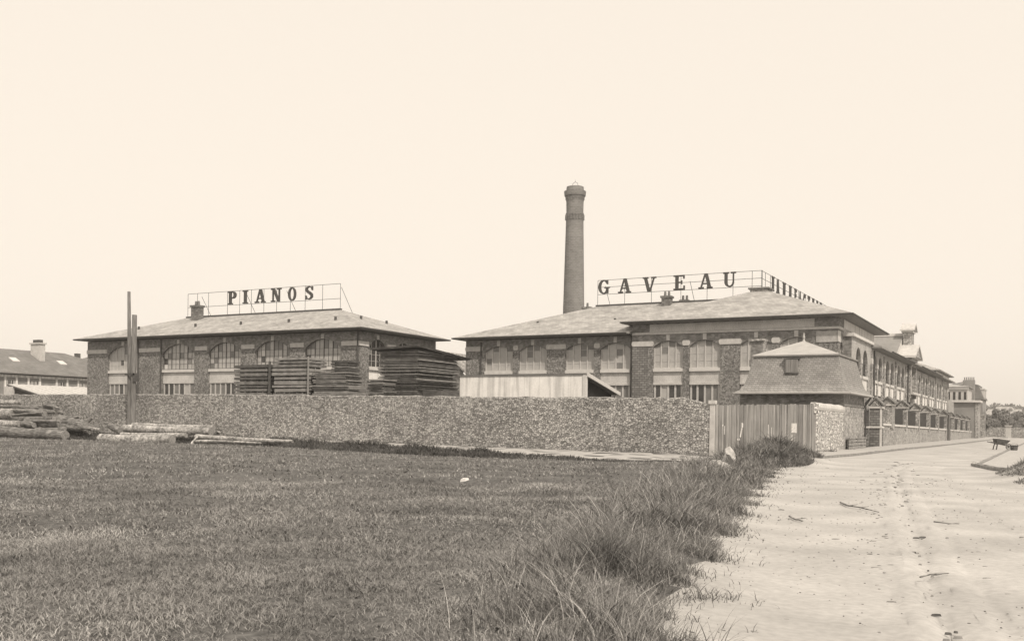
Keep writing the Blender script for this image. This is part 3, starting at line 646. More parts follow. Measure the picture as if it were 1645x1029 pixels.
rods(FP, sg, P)

# ------------------------------------------------------------------ gatehouse with a flared mansard roof
gh = thing('gatehouse', 'small square gatehouse with flared mansard roof beside the plank fence', 'gatehouse', (-15.7, 73, 0))
gx0, gx1, gy0, gy1 = -19.15, -12.2, 68.8, 77.0
FG = Face(True, gy0); FGs = Face(False, gx1)
mb = MB()
facade(mb, FG, gx0, gx1, -.2, 3.85, [(-15.75, -14.1)], 3.0, 3.35, pm=0, spm=0)
mb.poly([(gx1, gy0, -.2), (gx1, gy1, -.2), (gx1, gy1, 3.05), (gx1, gy0, 3.05)], 1); mb.poly([(gx1, gy0, 3.05), (gx1, gy1, 3.05), (gx1, gy1, 3.85), (gx1, gy0, 3.85)], 2)
mb.poly([(gx0, gy0, -.2), (gx0, gy1, -.2), (gx0, gy1, 3.85), (gx0, gy0, 3.85)], 0); mb.poly([(gx0, gy1, -.2), (gx1, gy1, -.2), (gx1, gy1, 3.85), (gx0, gy1, 3.85)], 0)
obj('wall', mb, [M_brick, M_plinth, M_brick], gh)
mb = MB(); FG.box(mb, gx0, -15.85, -.06, .02, 3.05, 3.2); FG.box(mb, -14.0, gx1 + .06, -.06, .02, 3.05, 3.2); FGs.box(mb, gy0 + .02, gy1, -.06, .02, 3.04, 3.21)
pts = arch(-15.85, -14.0, 3.05, 3.5)
for (p, q), (p2, q2) in zip(pts, pts[1:]): mb.hexa([FG(p, .02, q), FG(p2, .02, q2), FG(p2, .02, q2 + .14), FG(p, .02, q + .14)], [FG(p, -.06, q), FG(p2, -.06, q2), FG(p2, -.06, q2 + .14), FG(p, -.06, q + .14)])
obj('string_course', mb, M_brick, gh)
mb = MB(); FG.box(mb, -15.7, -14.15, .2, .26, -.1, 3.3); obj('door', mb, M_panedull, gh)
prof = [(0, 3.92), (.35, 4.12), (.62, 4.45), (.82, 4.95), (1.02, 5.6), (1.25, 6.42)]
E0 = (gx0 - .25, gx1 + .5, gy0 - .65, gy1 + .5)
def rect(d, z): return [(E0[0] + d * .78, E0[2] + d, z), (E0[1] - d * .78, E0[2] + d, z), (E0[1] - d * .78, E0[3] - d, z), (E0[0] + d * .78, E0[3] - d, z)]
mb = MB()
for (d0, z0), (d1, z1) in zip(prof, prof[1:]):
    a, b = rect(d0, z0), rect(d1, z1)
    for k in range(4): mb.poly([a[k], a[(k + 1) % 4], b[(k + 1) % 4], b[k]], 0)
a, b = rect(0, 3.80), rect(0, 3.92)
for k in range(4): mb.poly([a[k], a[(k + 1) % 4], b[(k + 1) % 4], b[k]], 1)
mb.poly(a, 1)
roof = obj('roof', mb, [M_slate, M_eave], gh)
mb = MB(); t = rect(1.12, 6.52); t2 = rect(1.12, 6.42); ap = (-15.75, 72.9, 7.75)
for k in range(4): mb.poly([t[k], t[(k + 1) % 4], ap], 0); mb.poly([t2[k], t2[(k + 1) % 4], t[(k + 1) % 4], t[k]], 1)
mb.poly(t2, 1); sub('roof_top', mb, [M_zinc, M_eave], gh, roof)
mb = MB(); mb.tube([(*ap[:2], 7.7), (*ap[:2], 7.85), (*ap[:2], 8.0), (*ap[:2], 8.35)], [.12, .06, .09, .02], 8); sub('finial', mb, M_zinc, gh, roof)
e = rect(-.04, 3.86); mb = MB(); gutter(mb, [e[3], e[0], e[1], e[2]], .07); sub('gutter', mb, M_zinc, gh, roof)
mb = MB(); mb.box(-16.15, -15.3, 69.0, 70.2, 5.28, 6.2, 0); mb.box(-16.25, -15.2, 68.95, 70.2, 6.2, 6.3, 1); mb.box(-16.22, -15.23, 68.93, 70.2, 5.2, 5.28, 1)
for k in range(5): mb.box(-16.1 + k * .165, -15.95 + k * .165, 68.97, 68.999, 5.3, 6.18, 2)
sub('dormer', mb, [M_panedull, M_lumberdark, M_plank], gh, roof)
mb = MB(); mb.box(-20.6, -19.65, 76.6, 77.4, 3.5, 8.15, 0); mb.box(-20.75, -19.5, 76.45, 77.55, 8.15, 8.32, 1); mb.box(-19.649, -19.55, 76.6, 77.4, 4, 8.149, 1)
obj('chimney', mb, [M_brick, M_plinth], gh)
mb = MB(); mb.tube([(gx1 + .12, 76.8, 0), (gx1 + .12, 76.8, 3.4), (gx1 + .5, 76.8, 3.8)], [.06] * 3, 6); mb.bar((gx1 + .02, 76.5, 3.0), (gx1 + .55, 76.5, 3.75), .1); obj('downpipe', mb, M_iron, gh)
# slatted guard at the foot of the gatehouse street wall
mb = MB()
for z in (.12, .35, .58): mb.box(-12.0, -11.95, 69.6, 76.4, z, z + .19)
mb.box(-12.1, -11.9, 69.5, 76.5, .82, .9)
for y in (69.5, 72.9, 76.3): mb.box(-12.08, -12.0, y, y + .1, 0, .82, 1)
b = thing('timber_barrier', 'low slatted timber barrier at the foot of the gatehouse street wall', 'barrier', (-12, 73, .1)); obj('slats', mb, [M_lumberpale, M_iron], b)

# ------------------------------------------------------------------ boundary wall, plank fence, street wall
def wallprism(mb, pts, th, z0f, z1f, jit=.0, step=.5):
    """wall running along a polyline, rough coping"""
    pass
wl = thing('boundary_wall', 'long rough rubble-stone wall across the middle, in front of both works', 'wall', (-50, 52.4, 0))
mb = MB(); xs = list(np.arange(-110, -16.2, .45)) + [-16.2]
def wtop(x): return 3.06 + .30 * sstep((-17 - x) / 45)
tops = [wtop(x) + random.uniform(-.04, .04) - (.3 * sstep((x + 17.6) / 1.2) + random.uniform(0, .1) if x > -17.6 else 0) for x in xs]
for (x0, z0), (x1, z1) in zip(zip(xs, tops), zip(xs[1:], tops[1:])):
    mb.poly([(x0, 52.2, -.6), (x1, 52.2, -.6), (x1, 52.2, z1), (x0, 52.2, z0)]); mb.poly([(x0, 52.2, z0), (x1, 52.2, z1), (x1, 52.43, z1 + .06), (x0, 52.43, z0 + .06)])
    mb.poly([(x0, 52.43, z0 + .06), (x1, 52.43, z1 + .06), (x1, 52.66, z1), (x0, 52.66, z0)]); mb.poly([(x0, 52.66, -.6), (x1, 52.66, -.6), (x1, 52.66, z1), (x0, 52.66, z0)])
mb.poly([(-16.2, 52.2, -.6), (-16.2, 52.66, -.6), (-16.2, 52.66, tops[-1]), (-16.2, 52.2, tops[-1])])
obj('wall', mb, M_rubble, wl)
mb = MB(); mb.box(-16.19, -15.95, 52.15, 52.5, -.3, 2.75); mb.box(-16.25, -15.9, 52.1, 52.55, 2.752, 2.95); obj('end_post', mb, M_stone, wl)
# plank fence set across the corner
fa, fb = Vector((-15.93, 52.3)), Vector((-12.3, 60.5)); fd = (fb - fa); flen = fd.length; fd.normalize(); fn = Vector((fd.y, -fd.x))
fe = thing('plank_fence', 'tall weathered grey plank fence between the rubble wall and the limewashed wall', 'fence', (-14, 56.4, 0))
mb = MB(); s = .04
while s < flen - .05:
    w = random.uniform(.17, .26)
    if 6.0 < s < 6.22: s = 6.25
    zt = 2.68 + .27 * s / flen + random.uniform(-.04, .05); o = random.uniform(-.012, .012); p = fa + fd * s + fn * o; q = fa + fd * min(s + w - .022, flen) + fn * (o + random.uniform(-.01, .01)); bk = fn * -.03
    mb.hexa([(*p, -.2), (*q, -.2), (*(q + bk), -.2), (*(p + bk), -.2)], [(*p, zt), (*q, zt + random.uniform(-.02, .02)), (*(q + bk), zt), (*(p + bk), zt)], random.choice((0, 0, 0, 1, 2)))
    s += w
M_plank2 = mat('brown_fence_board', .18, scale=5, lo=.7, hi=1.25, stretch=(4, 4, .18), bump=.006, scale2=.9, amt2=.16)
M_plank3 = mat('silver_fence_board', .29, scale=5, lo=.75, hi=1.2, stretch=(4, 4, .18), bump=.006, scale2=.9, amt2=.14)
obj('boards', mb, [M_plank, M_plank2, M_plank3], fe)
mb = MB()
for s in (.3, 3.0, 6.1, 8.6): p = fa + fd * s - fn * .12; mb.tube([(*p, -.2), (*p, 2.6)], [.07, .06], 8)
for z in (.6, 2.1): mb.bar((*(fa - fn * .06), z), (*(fb - fn * .06), z), .05, .09)
obj('posts', mb, M_pole, fe)
def paper(px, py, w, hh, tilt=0):
    # torn scrap of a bill pasted on the boards
    d = ray(px, py); den = d[0] * fn.x + d[1] * fn.y; off = fa + fn * .022; t = (off.x * fn.x + off.y * fn.y) / den; p = Vector((t * d[0], t * d[1])); z = EYE + t * d[2]
    mb = MB(); r = [(-w / 2, -hh / 2), (w / 2, -hh / 2 + random.uniform(-.05, .05)), (w / 2 + tilt, hh / 2), (-w / 2 + tilt, hh / 2 + random.uniform(-.04, .04))]
    mb.hexa([(*(p + fd * a), z + b) for a, b in r], [(*(p + fd * a + fn * .006), z + b) for a, b in r]); return mb
mb = MB()
for a in ((1161, 683, .1, .12, 0), (1163.5, 690, .06, .45, .02), (1192.5, 683, .14, .26, .0), (1189, 694, .1, .5, .14), (1186, 705, .22, .1, 0), (1234, 692, .06, .75, 0), (1239, 693, .05, .5, .02), (1272, 703, .07, .4, 0)):
    q = paper(*a); i = len(mb.v); mb.v += q.v; mb.f += [tuple(k + i for k in f) for f in q.f]; mb.m += q.m
obj('torn_bills', mb, M_plaster, fe)
obj('poster', paper(1275.5, 687, .5, .55, 0), M_plaster, fe)
# limewashed street wall with rounded coping
lw = thing('rubble_wall', 'short limewashed rubble wall with rounded coping between plank fence and gatehouse', 'wall', (-12.4, 64.6, 0))
mb = MB(); mb.box(-12.65, -12.2, 60.5, 68.78, -.2, 2.72); obj('wall', mb, M_pale_rubble, lw)
mb = MB(); mb.tube([(-12.42, y, 2.76) for y in np.linspace(60.3, 68.77, 12)], [.30 + random.uniform(-.02, .02) for _ in range(12)], 12); obj('coping', mb, M_stone, lw)
mb = MB()
for k in range(14):
    x, z = random.uniform(-12.8, -12.2), random.uniform(2.35, 3.0); r = random.uniform(.06, .14); mb.tube([(x, 60.28, z), (x + .03, 60.44, z)], [r * .7, r], 6, jit=.25)
obj('broken_end', mb, M_pale_rubble, lw)
# gate bay: low wall with railing, then pier
gb = thing('gate_railing', 'dark iron railing on a low wall between gatehouse and brick gate pier', 'railing', (-13, 84.2, 0))
mb = MB(); mb.box(-13.75, -12.95, 84.1, 84.5, -.3, 1.55); obj('low_wall', mb, M_mill, gb)
mb = MB(); mb.box(-13.85, -12.951, 84.02, 84.58, 1.551, 1.7); obj('coping', mb, M_sill, gb)
mb = MB()
for x in np.arange(-13.7, -12.97, .11): mb.tube([(x, 84.3, 1.7), (x, 84.3, 3.1)], [.02, .02], 5)
mb.box(-13.75, -12.955, 84.28, 84.32, 1.8, 1.85); mb.box(-13.75, -12.955, 84.28, 84.32, 2.95, 3.0); obj('railing_bars', mb, M_iron, gb)
mb = MB(); mb.box(-13.75, -12.96, 84.37, 84.39, 1.9, 2.95); obj('backing_sheet', mb, M_tiledark, gb)
mb = MB(); mb.box(-14.0, -13.78, 84.0, 84.5, -.3, 3.3); obj('post', mb, M_stone, gb)
def gpier(root, y, w, zc, x0=-12.95, x1=-12.1, zg=.75):
    """pier with a stone band and little gabled cap facing the street and the front"""
    mb = MB(); z = zc; mb.box(x0, x1, y - w / 2, y + w / 2, -.5, z, 0); mb.box(x0 - .08, x1 + .08, y - w / 2 - .08, y + w / 2 + .08, z + .001, z + .16, 1)
    mb.box(x1 - .12, x1 + .015, y - w / 2 - .015, y - w / 2 + .14, -.4, z - .002, 1)
    return mb
mp = thing('gate_pier', 'stout brick and stone gate pier with gabled cap at the start of the street wall', 'pier', (-12.5, 84.9, 0))
mb = gpier(mp, 84.95, 1.1, 3.15, -12.93, -12.05); mb.box(-13.0, -12.0, 84.32, 85.5, 1.56, 1.7, 1)
obj('shaft', mb, [M_brickpier, M_sill], mp)
def capgable(x0, x1, y0, y1, z0, z1):
    """cap with gables to the front and to the street"""
    mb = MB(); xc = (x0 + x1) / 2; t = .13
    mb.hexa([(x0 + .12, y0 + .1, z0), (x1 - .12, y0 + .1, z0), (xc, y0 + .1, z1 - t)], [(x0 + .12, y1 - .1, z0), (x1 - .12, y1 - .1, z0), (xc, y1 - .1, z1 - t)], 0)
    for x in (x0, x1):
        mb.hexa([(x, y0, z0 + .02), (x, y1, z0 + .02), (x, y1, z0 + .02 + t), (x, y0, z0 + .02 + t)], [(xc, y0, z1 - t), (xc, y1, z1 - t), (xc, y1, z1), (xc, y0, z1)], 1)
    return mb
mb = capgable(-13.05, -11.9, 84.2, 85.65, 3.32, 4.05); obj('cap', mb, [M_plinth, M_tiledark], mp)
def rim(mb, x0, x1, y0, y1, z0, z1, mi=0, t=.1):
    pass
sw = thing('street_wall', 'long stone wall with dark railing panels and gabled piers along the pavement', 'wall', (-12.5, 140, 0))
ys = [91.4, 100.6, 110.6, 120.6, 130.6, 141.0, 152, 162, 172, 182, 192, 203]
def capz(y): return 1.85 - .0078 * (y - 91.4)
def topz(y): return 3.5 - .006 * (y - 91.4)
def seg(mb, x0, x1, y0, y1, za, zb, zc, zd, mi=0):
    mb.hexa([(x0, y0, za), (x1, y0, za), (x1, y1, zb), (x0, y1, zb)], [(x0, y0, zc), (x1, y0, zc), (x1, y1, zd), (x0, y1, zd)], mi)
mb = MB(); seg(mb, -12.65, -12.2, 85.5, 203, -.6, -.8, capz(85.5) - .1, capz(203) - .1); obj('base_wall', mb, M_plinth, sw)
mb = MB(); seg(mb, -12.75, -12.1, 85.5, 203, capz(85.5) - .098, capz(203) - .098, capz(85.5) + .06, capz(203) + .06); obj('coping', mb, M_sill, sw)
ys0 = [85.6] + ys
for k, y in enumerate(ys):
    q = thing_part = None
    zc = topz(y); w = .9 if k != 0 else 1.6
    mb = MB(); mb.box(-12.85, -12.06, y - w / 2, y + w / 2, capz(y) - .3, zc, 0); mb.box(-12.93, -11.98, y - w / 2 - .08, y + w / 2 + .08, zc + .001, zc + .14, 1)
    p = obj('pier', mb, [M_plinth, M_sill], sw)
    if k == 0:
        pass
    cb = capgable(-13.05, -11.86, y - w / 2 - .2, y + w / 2 + .2, zc + .14, zc + .8)
    cb2 = MB(); cb2.v = cb.v; cb2.f = cb.f; cb2.m = cb.m; sub('cap', cb2, [M_plinth, M_tiledark], sw, p)
    if k:
        a, b = ys[k - 1] + .46 + (.35 if k == 1 else 0), y - .46; mb = MB()
        n = int((b - a) / .16)
        for t in np.linspace(a + .05, b - .05, n): mb.box(-12.42, -12.39, t - .018, t + .018, capz(t) + .06, topz(t) - .15)
        seg(mb, -12.43, -12.38, a, b, capz(a) + .12, capz(b) + .12, capz(a) + .17, capz(b) + .17); seg(mb, -12.44, -12.37, a, b, topz(a) - .2, topz(b) - .2, topz(a) - .14, topz(b) - .14)
        pr = obj('railing_panel', mb, M_iron, sw)
        mb = MB(); seg(mb, -12.49, -12.46, a, b, capz(a) + .06, capz(b) + .06, topz(a) - .2, topz(b) - .2); sub('backing_sheet', mb, M_tiledark, sw, pr)
pp = single('timber_pole', 'dark short post standing against the street wall among its railing panels', 'post', (lambda q: (q.tube([(-11.85, 141.5, -.3), (-11.85, 141.5, 2.0), (-11.85, 141.5, 3.7)], [.2, .19, .17], 8), q)[1])(MB()), M_pole, (-11.85, 141.5, -.1))

# ------------------------------------------------------------------ timber yard behind the wall
def lumber(name, label, x0, x1, y0, y1, z0, z1, layer, mats, overh=.25, skew=0, along='x', gap=.3, roofed=False):
    t = thing(name, label, 'timber stack', ((x0 + x1) / 2, (y0 + y1) / 2, 0)); z = z0; k = 0
    while z < z1:
        th = layer * random.uniform(.75, 1.25); mb = MB(); j0, j1, j2 = (random.uniform(-overh, overh) for _ in range(3))
        mi = random.choice(range(len(mats)))
        tl = random.uniform(-.03, .03)
        mb.hexa([(x0 + j0, y0 + j2 * .4, z), (x1 + j1, y0 + j2 * .4 + tl, z + tl * 1.2), (x1 + j1, y1, z + tl), (x0 + j0, y1, z)],
                [(x0 + j0, y0 + j2 * .4, z + th * (1 - gap)), (x1 + j1, y0 + j2 * .4 + tl, z + th * (1 - gap) + tl * 1.2), (x1 + j1, y1, z + th * (1 - gap) + tl), (x0 + j0, y1, z + th * (1 - gap))], mi)
        obj('plank_course', mb, mats, t); z += th; k += 1
    mb = MB()
    for fx in (.12, .5, .88):
        x = x0 + (x1 - x0) * fx
        for y in (y0 + .45, (y0 + y1) / 2, y1 - .45): mb.box(x - .06, x + .06, y - .2, y + .2, z0, z - .05)
    obj('spacer_battens', mb, M_lumberdark, t)
    return t
LM = [M_lumber, M_lumberpale, M_lumberdark, M_lumber]
lumber('lumber_stack', 'stack of thick dark waney planks, leftmost of the stacks behind the wall', -58.0, -54.55, 60, 62.2, 1.0, 5.75, .3, [M_lumber, M_lumberdark, M_lumber], .13)
lumber('lumber_stack', 'broad stack of thick planks just right of the dark post between stacks', -53.9, -50.45, 60, 62.2, 1.0, 6.35, .32, [M_lumber, M_lumberpale, M_lumberpale], .15)
lumber('lumber_stack', 'low untidy stack of thin boards under the right end of the left works front', -49.9, -46.6, 60, 62, 1.0, 5.25, .15, LM, .3)
lumber('lumber_stack', 'small dark stack of short boards behind the thin-board stack', -50.6, -48.9, 63, 64.5, 1.0, 6.3, .22, [M_lumberdark, M_lumber], .06)
lumber('lumber_stack', 'narrow stack of thin boards against the left side of the tallest stack', -46.5, -45.0, 62.3, 64, 1.0, 4.85, .13, LM, .14)
bs = lumber('lumber_stack', 'tallest stack of dark boards with a sloping plank cover, between the two works', -46.6, -42.95, 64, 69.9, 1.0, 7.1, .115, [M_lumberdark, M_lumber, M_lumberdark, M_lumberpale, M_lumber], .16, gap=.38)
mb = MB()
mb.hexa([(-47.2, 63.6, 7.22), (-42.7, 63.7, 7.36), (-42.5, 71.0, 6.75), (-47.4, 71, 6.7)], [(-47.2, 63.6, 7.28), (-42.7, 63.7, 7.42), (-42.5, 71.0, 6.81), (-47.4, 71, 6.76)])
mb.bar((-47.5, 63.8, 7.33), (-42.8, 63.8, 7.46), .3, .04); mb.bar((-42.9, 63.9, 7.47), (-42.55, 71.2, 6.84), .35, .04)
obj('cover_boards', mb, M_lumberdark, bs)
mb = MB(); mb.bar((-42.3, 66.5, 4.1), (-41.2, 72.5, 4.0), .1); mb.box(-42.85, -41.2, 64.5, 71, 1.0, 4.0, 0); obj('board_and_shade_block', mb, M_lumberdark, bs)  # a board, and a solid dark block painting the shadowed void below
mb = MB(); mb.tube([(-54.2, 59.8, 0), (-54.15, 59.85, 6.2)], [.13, .1], 7); single('timber_post', 'dark post standing between the two thick plank stacks', 'post', mb, M_iron, (-54.2, 59.8, 0))
mb = MB(); mb.tube([(-50.15, 59.7, 0), (-50.2, 59.75, 6.5)], [.09, .07], 7); single('timber_post', 'pale slim post on the right edge of the broad plank stack', 'post', mb, M_plank, (-50.15, 59.7, 0))
# gabled store seen between the stack and the right works
st = thing('shed', 'small gabled shed with pale roof edge between tallest stack and right works', 'shed', (-58, 97, 0))
p0, p1, p2 = atY(700, 567, 97), atY(722, 565, 97), atY(748, 602, 97)
mb = MB(); mb.box(p0[0] - 6, p1[0] + 2.8, 97, 103, 0, 6.2); mb.poly([(p1[0] - 3.4, 97, 6.2), (p1[0] + 2.8, 97, 6.2), (p1[0], 97, 9.2)]); obj('wall', mb, M_dull, st)
mb = MB()
for s_, w in ((1, 3.6), (-1, 3.8)):
    mb.hexa([(p1[0], 96.4, 9.4), (p1[0] + s_ * w, 96.4, 6.1), (p1[0] + s_ * w, 103.5, 6.1), (p1[0], 103.5, 9.4)], [(p1[0], 96.4, 9.6), (p1[0] + s_ * w, 96.4, 6.3), (p1[0] + s_ * w, 103.5, 6.3), (p1[0], 103.5, 9.6)])
obj('roof', mb, M_plinth, st)
# white lean-to shed
sh = thing('lean_to_shed', 'low white plastered lean-to shed just behind the rubble wall, right of the stacks', 'shed', (-30.8, 60, 0))
mb = MB(); mb.box(-35.5, -26.3, 58.0, 58.25, 0, 4.7); mb.box(-35.5, -35.25, 58.251, 63.2, 0, 3.7); obj('front_wall', mb, M_white, sh)
mb = MB(); seg(mb, -35.6, -26.1, 57.95, 63.4, 4.702, 3.6, 4.82, 3.72); rf = obj('roof', mb, M_tiledark, sh)
mb = MB(); mb.box(-26.3, -26.1, 57.93, 58.24, 0, 4.701); seg(mb, -26.1, -25.98, 58.1, 63.5, 4.6, 3.55, 4.85, 3.78); mb.box(-26.3, -26.15, 63.0, 63.2, 0, 3.6); obj('gable_timber', mb, M_sill, sh)
mb = MB(); mb.poly([(-26.5, 58.3, 0), (-26.5, 63.1, 0), (-26.5, 63.1, 3.6), (-26.5, 58.3, 4.6)]); obj('opening_shade', mb, M_dark, sh)  # near-black sheet standing in for the shade inside the open end
# left lean-to with a pale ribbed roof
lt = thing('lean_to_shed', 'open lean-to with pale ribbed roof at the far left, below the long house', 'shed', (-107, 81, 0))
mb = MB(); n = 34
for k in range(n):
    a, b = 79.8 + k * 19 / n, 79.8 + (k + 1) * 19 / n; zz = .05 if k % 2 else 0
    mb.hexa([(-115.1, a, 5.62 + zz), (-115.1, b, 5.62 + zz), (-107.5, b, 4.0 + zz), (-107.5, a, 4.0 + zz)], [(-115.1, a, 5.69 + zz), (-115.1, b, 5.69 + zz), (-107.5, b, 4.07 + zz), (-107.5, a, 4.07 + zz)])
obj('roof', mb, M_stone, lt)
mb = MB(); mb.box(-115.1, -114.9, 79.9, 98.5, 0, 5.5, 0); mb.box(-115.6, -114.0, 79.6, 79.89, 0, 5.35, 1); obj('back_wall', mb, [M_dull, M_plaster], lt)
mb = MB(); mb.bar((-115.2, 79.75, 5.55), (-107.4, 79.75, 3.9), .1, .16)
for y in (80, 86, 92, 98): mb.box(-107.8, -107.65, y, y + .15, 0, 4.0)
obj('posts', mb, M_lumberdark, lt)
# long house at far left
lh = thing('house', 'long low house with dark tiled roof and two skylights at the far left edge', 'house', (-130, 92, 0))
HX = -125.0; FH = Face(False, HX)
wins = [(y0, y0 + 1.5) for y0 in (86.5, 88.9, 91.0, 93.5, 96.0, 98.2, 100.6)]
mb = MB(); mb.box(HX - 12, HX - .02, 70, 110, 0, 7.3); obj('wall', mb, M_dull, lh)
def pxY(px): return atX(px, 610, HX)[1]
mb = MB(); FH.box(mb, 70, 110, -.1, .02, 7.0, 7.35)
for px in (8, 26.5, 45.5, 64, 90.5, 108, 125.5): y = pxY(px); FH.box(mb, y - .14, y + .14, -.1, .02, 0, 7.0)
for y in (72, 75, 78, 81, 104, 107): FH.box(mb, y - .14, y + .14, -.1, .02, 0, 7.0)
obj('white_posts', mb, M_white, lh)
for p0_, p1_, mm in ((11, 24, 'lower'), (50, 62, 'lower'), (94, 106, 'dark'), (128, 140, 'grey')):
    a, b = pxY(p0_), pxY(p1_); window(FH, lh, a, b, 4.2, 6.6, 6.6, 4, 2, d=-.02, style=mm, mull=.1)
mb = MB(); hiproof(mb, HX - 12.8, HX + .8, 66, 111, 7.65, HX - 6.3, HX - 6.3, 70, 100.2, 11.25); rf = obj('roof', mb, [M_tiledark, M_eave], lh)
yc = atX(66, 560, HX - 3.5)[1]; mb = MB(); mb.box(HX - 5.2, HX - 3.2, yc - .45, yc + .45, 8, 12.1, 0); mb.box(HX - 5.35, HX - 3.05, yc - .6, yc + .6, 12.101, 12.3, 0); mb.box(HX - 4.9, HX - 3.5, yc - .3, yc + .3, 12.301, 12.75, 1)
sub('chimney', mb, [M_plaster, M_iron], lh, rf)
for px, py in ((23, 579), (99, 585)):
    Xs = HX - 3.0; y = atX(px, py, Xs)[1]; zz = 7.65 + (HX + .8 - Xs) / 7.1 * 3.6; mb = MB(); seg(mb, Xs - .5, Xs + .5, y - .5, y + .5, zz - .2, zz - .2, zz + .12, zz + .12)
    mb = MB(); sl2 = 3.6 / 7.1
    mb.hexa([(Xs - .5, y - .55, zz + .5 * sl2 - .05), (Xs + .5, y - .55, zz - .5 * sl2 - .05), (Xs + .5, y + .55, zz - .5 * sl2 - .05), (Xs - .5, y + .55, zz + .5 * sl2 - .05)],
            [(Xs - .5, y - .55, zz + .5 * sl2 + .1), (Xs + .5, y - .55, zz - .5 * sl2 + .1), (Xs + .5, y + .55, zz - .5 * sl2 + .1), (Xs - .5, y + .55, zz + .5 * sl2 + .1)])
    sub('skylight', mb, M_panewhite, lh, rf)
mb = MB(); p = atY(132, 575, 130); hx = p[0]
h2 = thing('house', 'small distant roof and chimney peeping behind the left end of the left works', 'house', (hx, 130, 0))
mb.box(hx - 2.5, hx + 8, 130, 138, 0, p[2] - .6); obj('wall', mb, M_dull, h2)
mb = MB(); mb.hexa([(hx - 3, 129.4, p[2] - .8), (hx + 8, 129.4, p[2] - .8), (hx + 8, 139, p[2] - .8), (hx - 3, 139, p[2] - .8)], [(hx + .5, 133.5, p[2] + 1.1), (hx + 8, 133.5, p[2] + 1.1), (hx + 8, 135, p[2] + 1.1), (hx + .5, 135, p[2] + 1.1)]); rf = obj('roof', mb, M_tiledark, h2)
mb = MB(); mb.box(hx - 1.4, hx - .6, 129.3, 130.1, p[2] - 1, p[2] + .9); sub('chimney', mb, M_iron, h2, rf)

# ------------------------------------------------------------------ poles, logs
pl = thing('timber_pole', 'taller of the two timber poles standing before the wall at left', 'pole', (-60.2, 51.3, 0))
mb = MB(); mb.tube([(-59.85, 51.3, -.3), (-59.95, 51.3, 4), (-60.15, 51.3, 10.95)], [.19, .17, .11], 10); obj('shaft', mb, M_pole, pl, smooth=True)
pl = thing('timber_pole', 'shorter thicker timber pole bolted beside the taller pole at left', 'pole', (-59.5, 51.25, 0))
mb = MB(); mb.tube([(-59.52, 51.25, -.3), (-59.5, 51.25, 4), (-59.47, 51.25, 9.2)], [.21, .2, .17], 10); obj('shaft', mb, M_pole, pl, smooth=True)
mb = MB(); mb.box(-60.15, -59.2, 51.0, 51.06, 4.75, 4.9); mb.box(-59.3, -59.2, 51.0, 51.5, 4.3, 4.9); obj('clamp', mb, M_iron, pl)
def log(label, a, b, Ya, Yb, r0, r1, pale=False, group=None, bend=.05):
    A = Vector(atY(*a, Ya)); B = Vector(atY(*b, Yb)); n = 9; mb = MB(); pts = []; rs = []
    ph = random.uniform(0, 6)
    for k in range(n):
        t = k / (n - 1); p = A.lerp(B, t); p.z += bend * math.sin(ph + 3 * t); p.y += bend * math.cos(ph + 2 * t); pts.append(p); rs.append((r0 + (r1 - r0) * t) * (1 + random.uniform(-.06, .06)))
    o = (min(A.x, B.x) + abs(A.x - B.x) / 2, (Ya + Yb) / 2, min(A.z, B.z) - max(r0, r1))
    t = thing('log', label, 'log', o, group); mb.tube(pts, rs, 14, cap=False, jit=.06); obj('bark', mb, M_barkpale if pale else M_bark, t, smooth=True)
    for e, ri, sg_ in ((pts[0], rs[0], -1), (pts[-1], rs[-1], 1)):
        d = (pts[1] - pts[0]).normalized() * sg_; mb = MB(); mb.tube([e - d * .02, e + d * .012], [ri * .97, ri * .93], 14); obj('cut_end', mb, M_cut, t)
g = 'logs heaped at the far left'
heap = 'rough-barked log buried in the middle of the big heap at the far left'
log('long thick dark log lying lowest in front of the heap at the far left', (-60, 690), (106, 698), 48.6, 48.9, .46, .36, group=g)
log('pale split log end resting on the lowest thick log at the far left', (-40, 680), (33, 679.5), 49.3, 49.2, .30, .27, True, g)
log('short thick log with pale end at the left edge, halfway up the heap', (-60, 661), (22, 664), 50.0, 49.8, .42, .42, True, g)
log('topmost thin pale log on the heap at the far left', (-40, 648), (36, 646), 50.3, 50.2, .2, .17, True, g)
for a, b, ya, yb, r0, r1 in (((-30, 655), (88, 653), 50.9, 50.8, .3, .24), ((26, 662), (72, 664), 50.2, 50.1, .36, .3), ((60, 657), (104, 664), 51.0, 50.9, .2, .17), ((66, 659), (90, 661), 50.5, 50.4, .25, .2),
                             ((-20, 673), (88, 671), 50.0, 49.7, .26, .24), ((50, 678), (95, 681), 49.8, 49.7, .28, .3), ((36, 681), (56, 682), 49.3, 49.3, .26, .26),
                             ((60, 690), (104, 688.5), 49.4, 49.3, .22, .2), ((90, 683), (134, 686), 50.1, 49.8, .38, .36), ((-40, 669), (60, 668), 50.7, 50.6, .34, .3), ((60, 671), (104, 673), 50.9, 50.8, .32, .28), ((0, 688), (60, 689), 49.9, 49.9, .34, .3), ((100, 690), (136, 692), 50.6, 50.4, .3, .28), ((70, 651), (98, 655), 50.6, 50.2, .14, .1), ((10, 667), (70, 663), 49.7, 49.5, .13, .1), ((80, 673), (128, 670), 50.2, 50.0, .16, .12), ((40, 674), (96, 678), 49.4, 49.2, .15, .12), ((96, 668), (140, 679), 50.8, 50.6, .2, .16), ((104, 684), (148, 689), 49.8, 49.5, .17, .14), ((-10, 658), (60, 660), 49.9, 49.7, .12, .1), ((112, 676), (150, 684), 51.0, 50.7, .22, .2)):
    log(heap, a, b, ya, yb, r0 * .85, r1 * .85, random.random() < .12, g)
log('dark log at the right end of the far-left heap, sloping down to the ground', (90, 675), (136, 682), 50.3, 49.9, .42, .36, False, g)
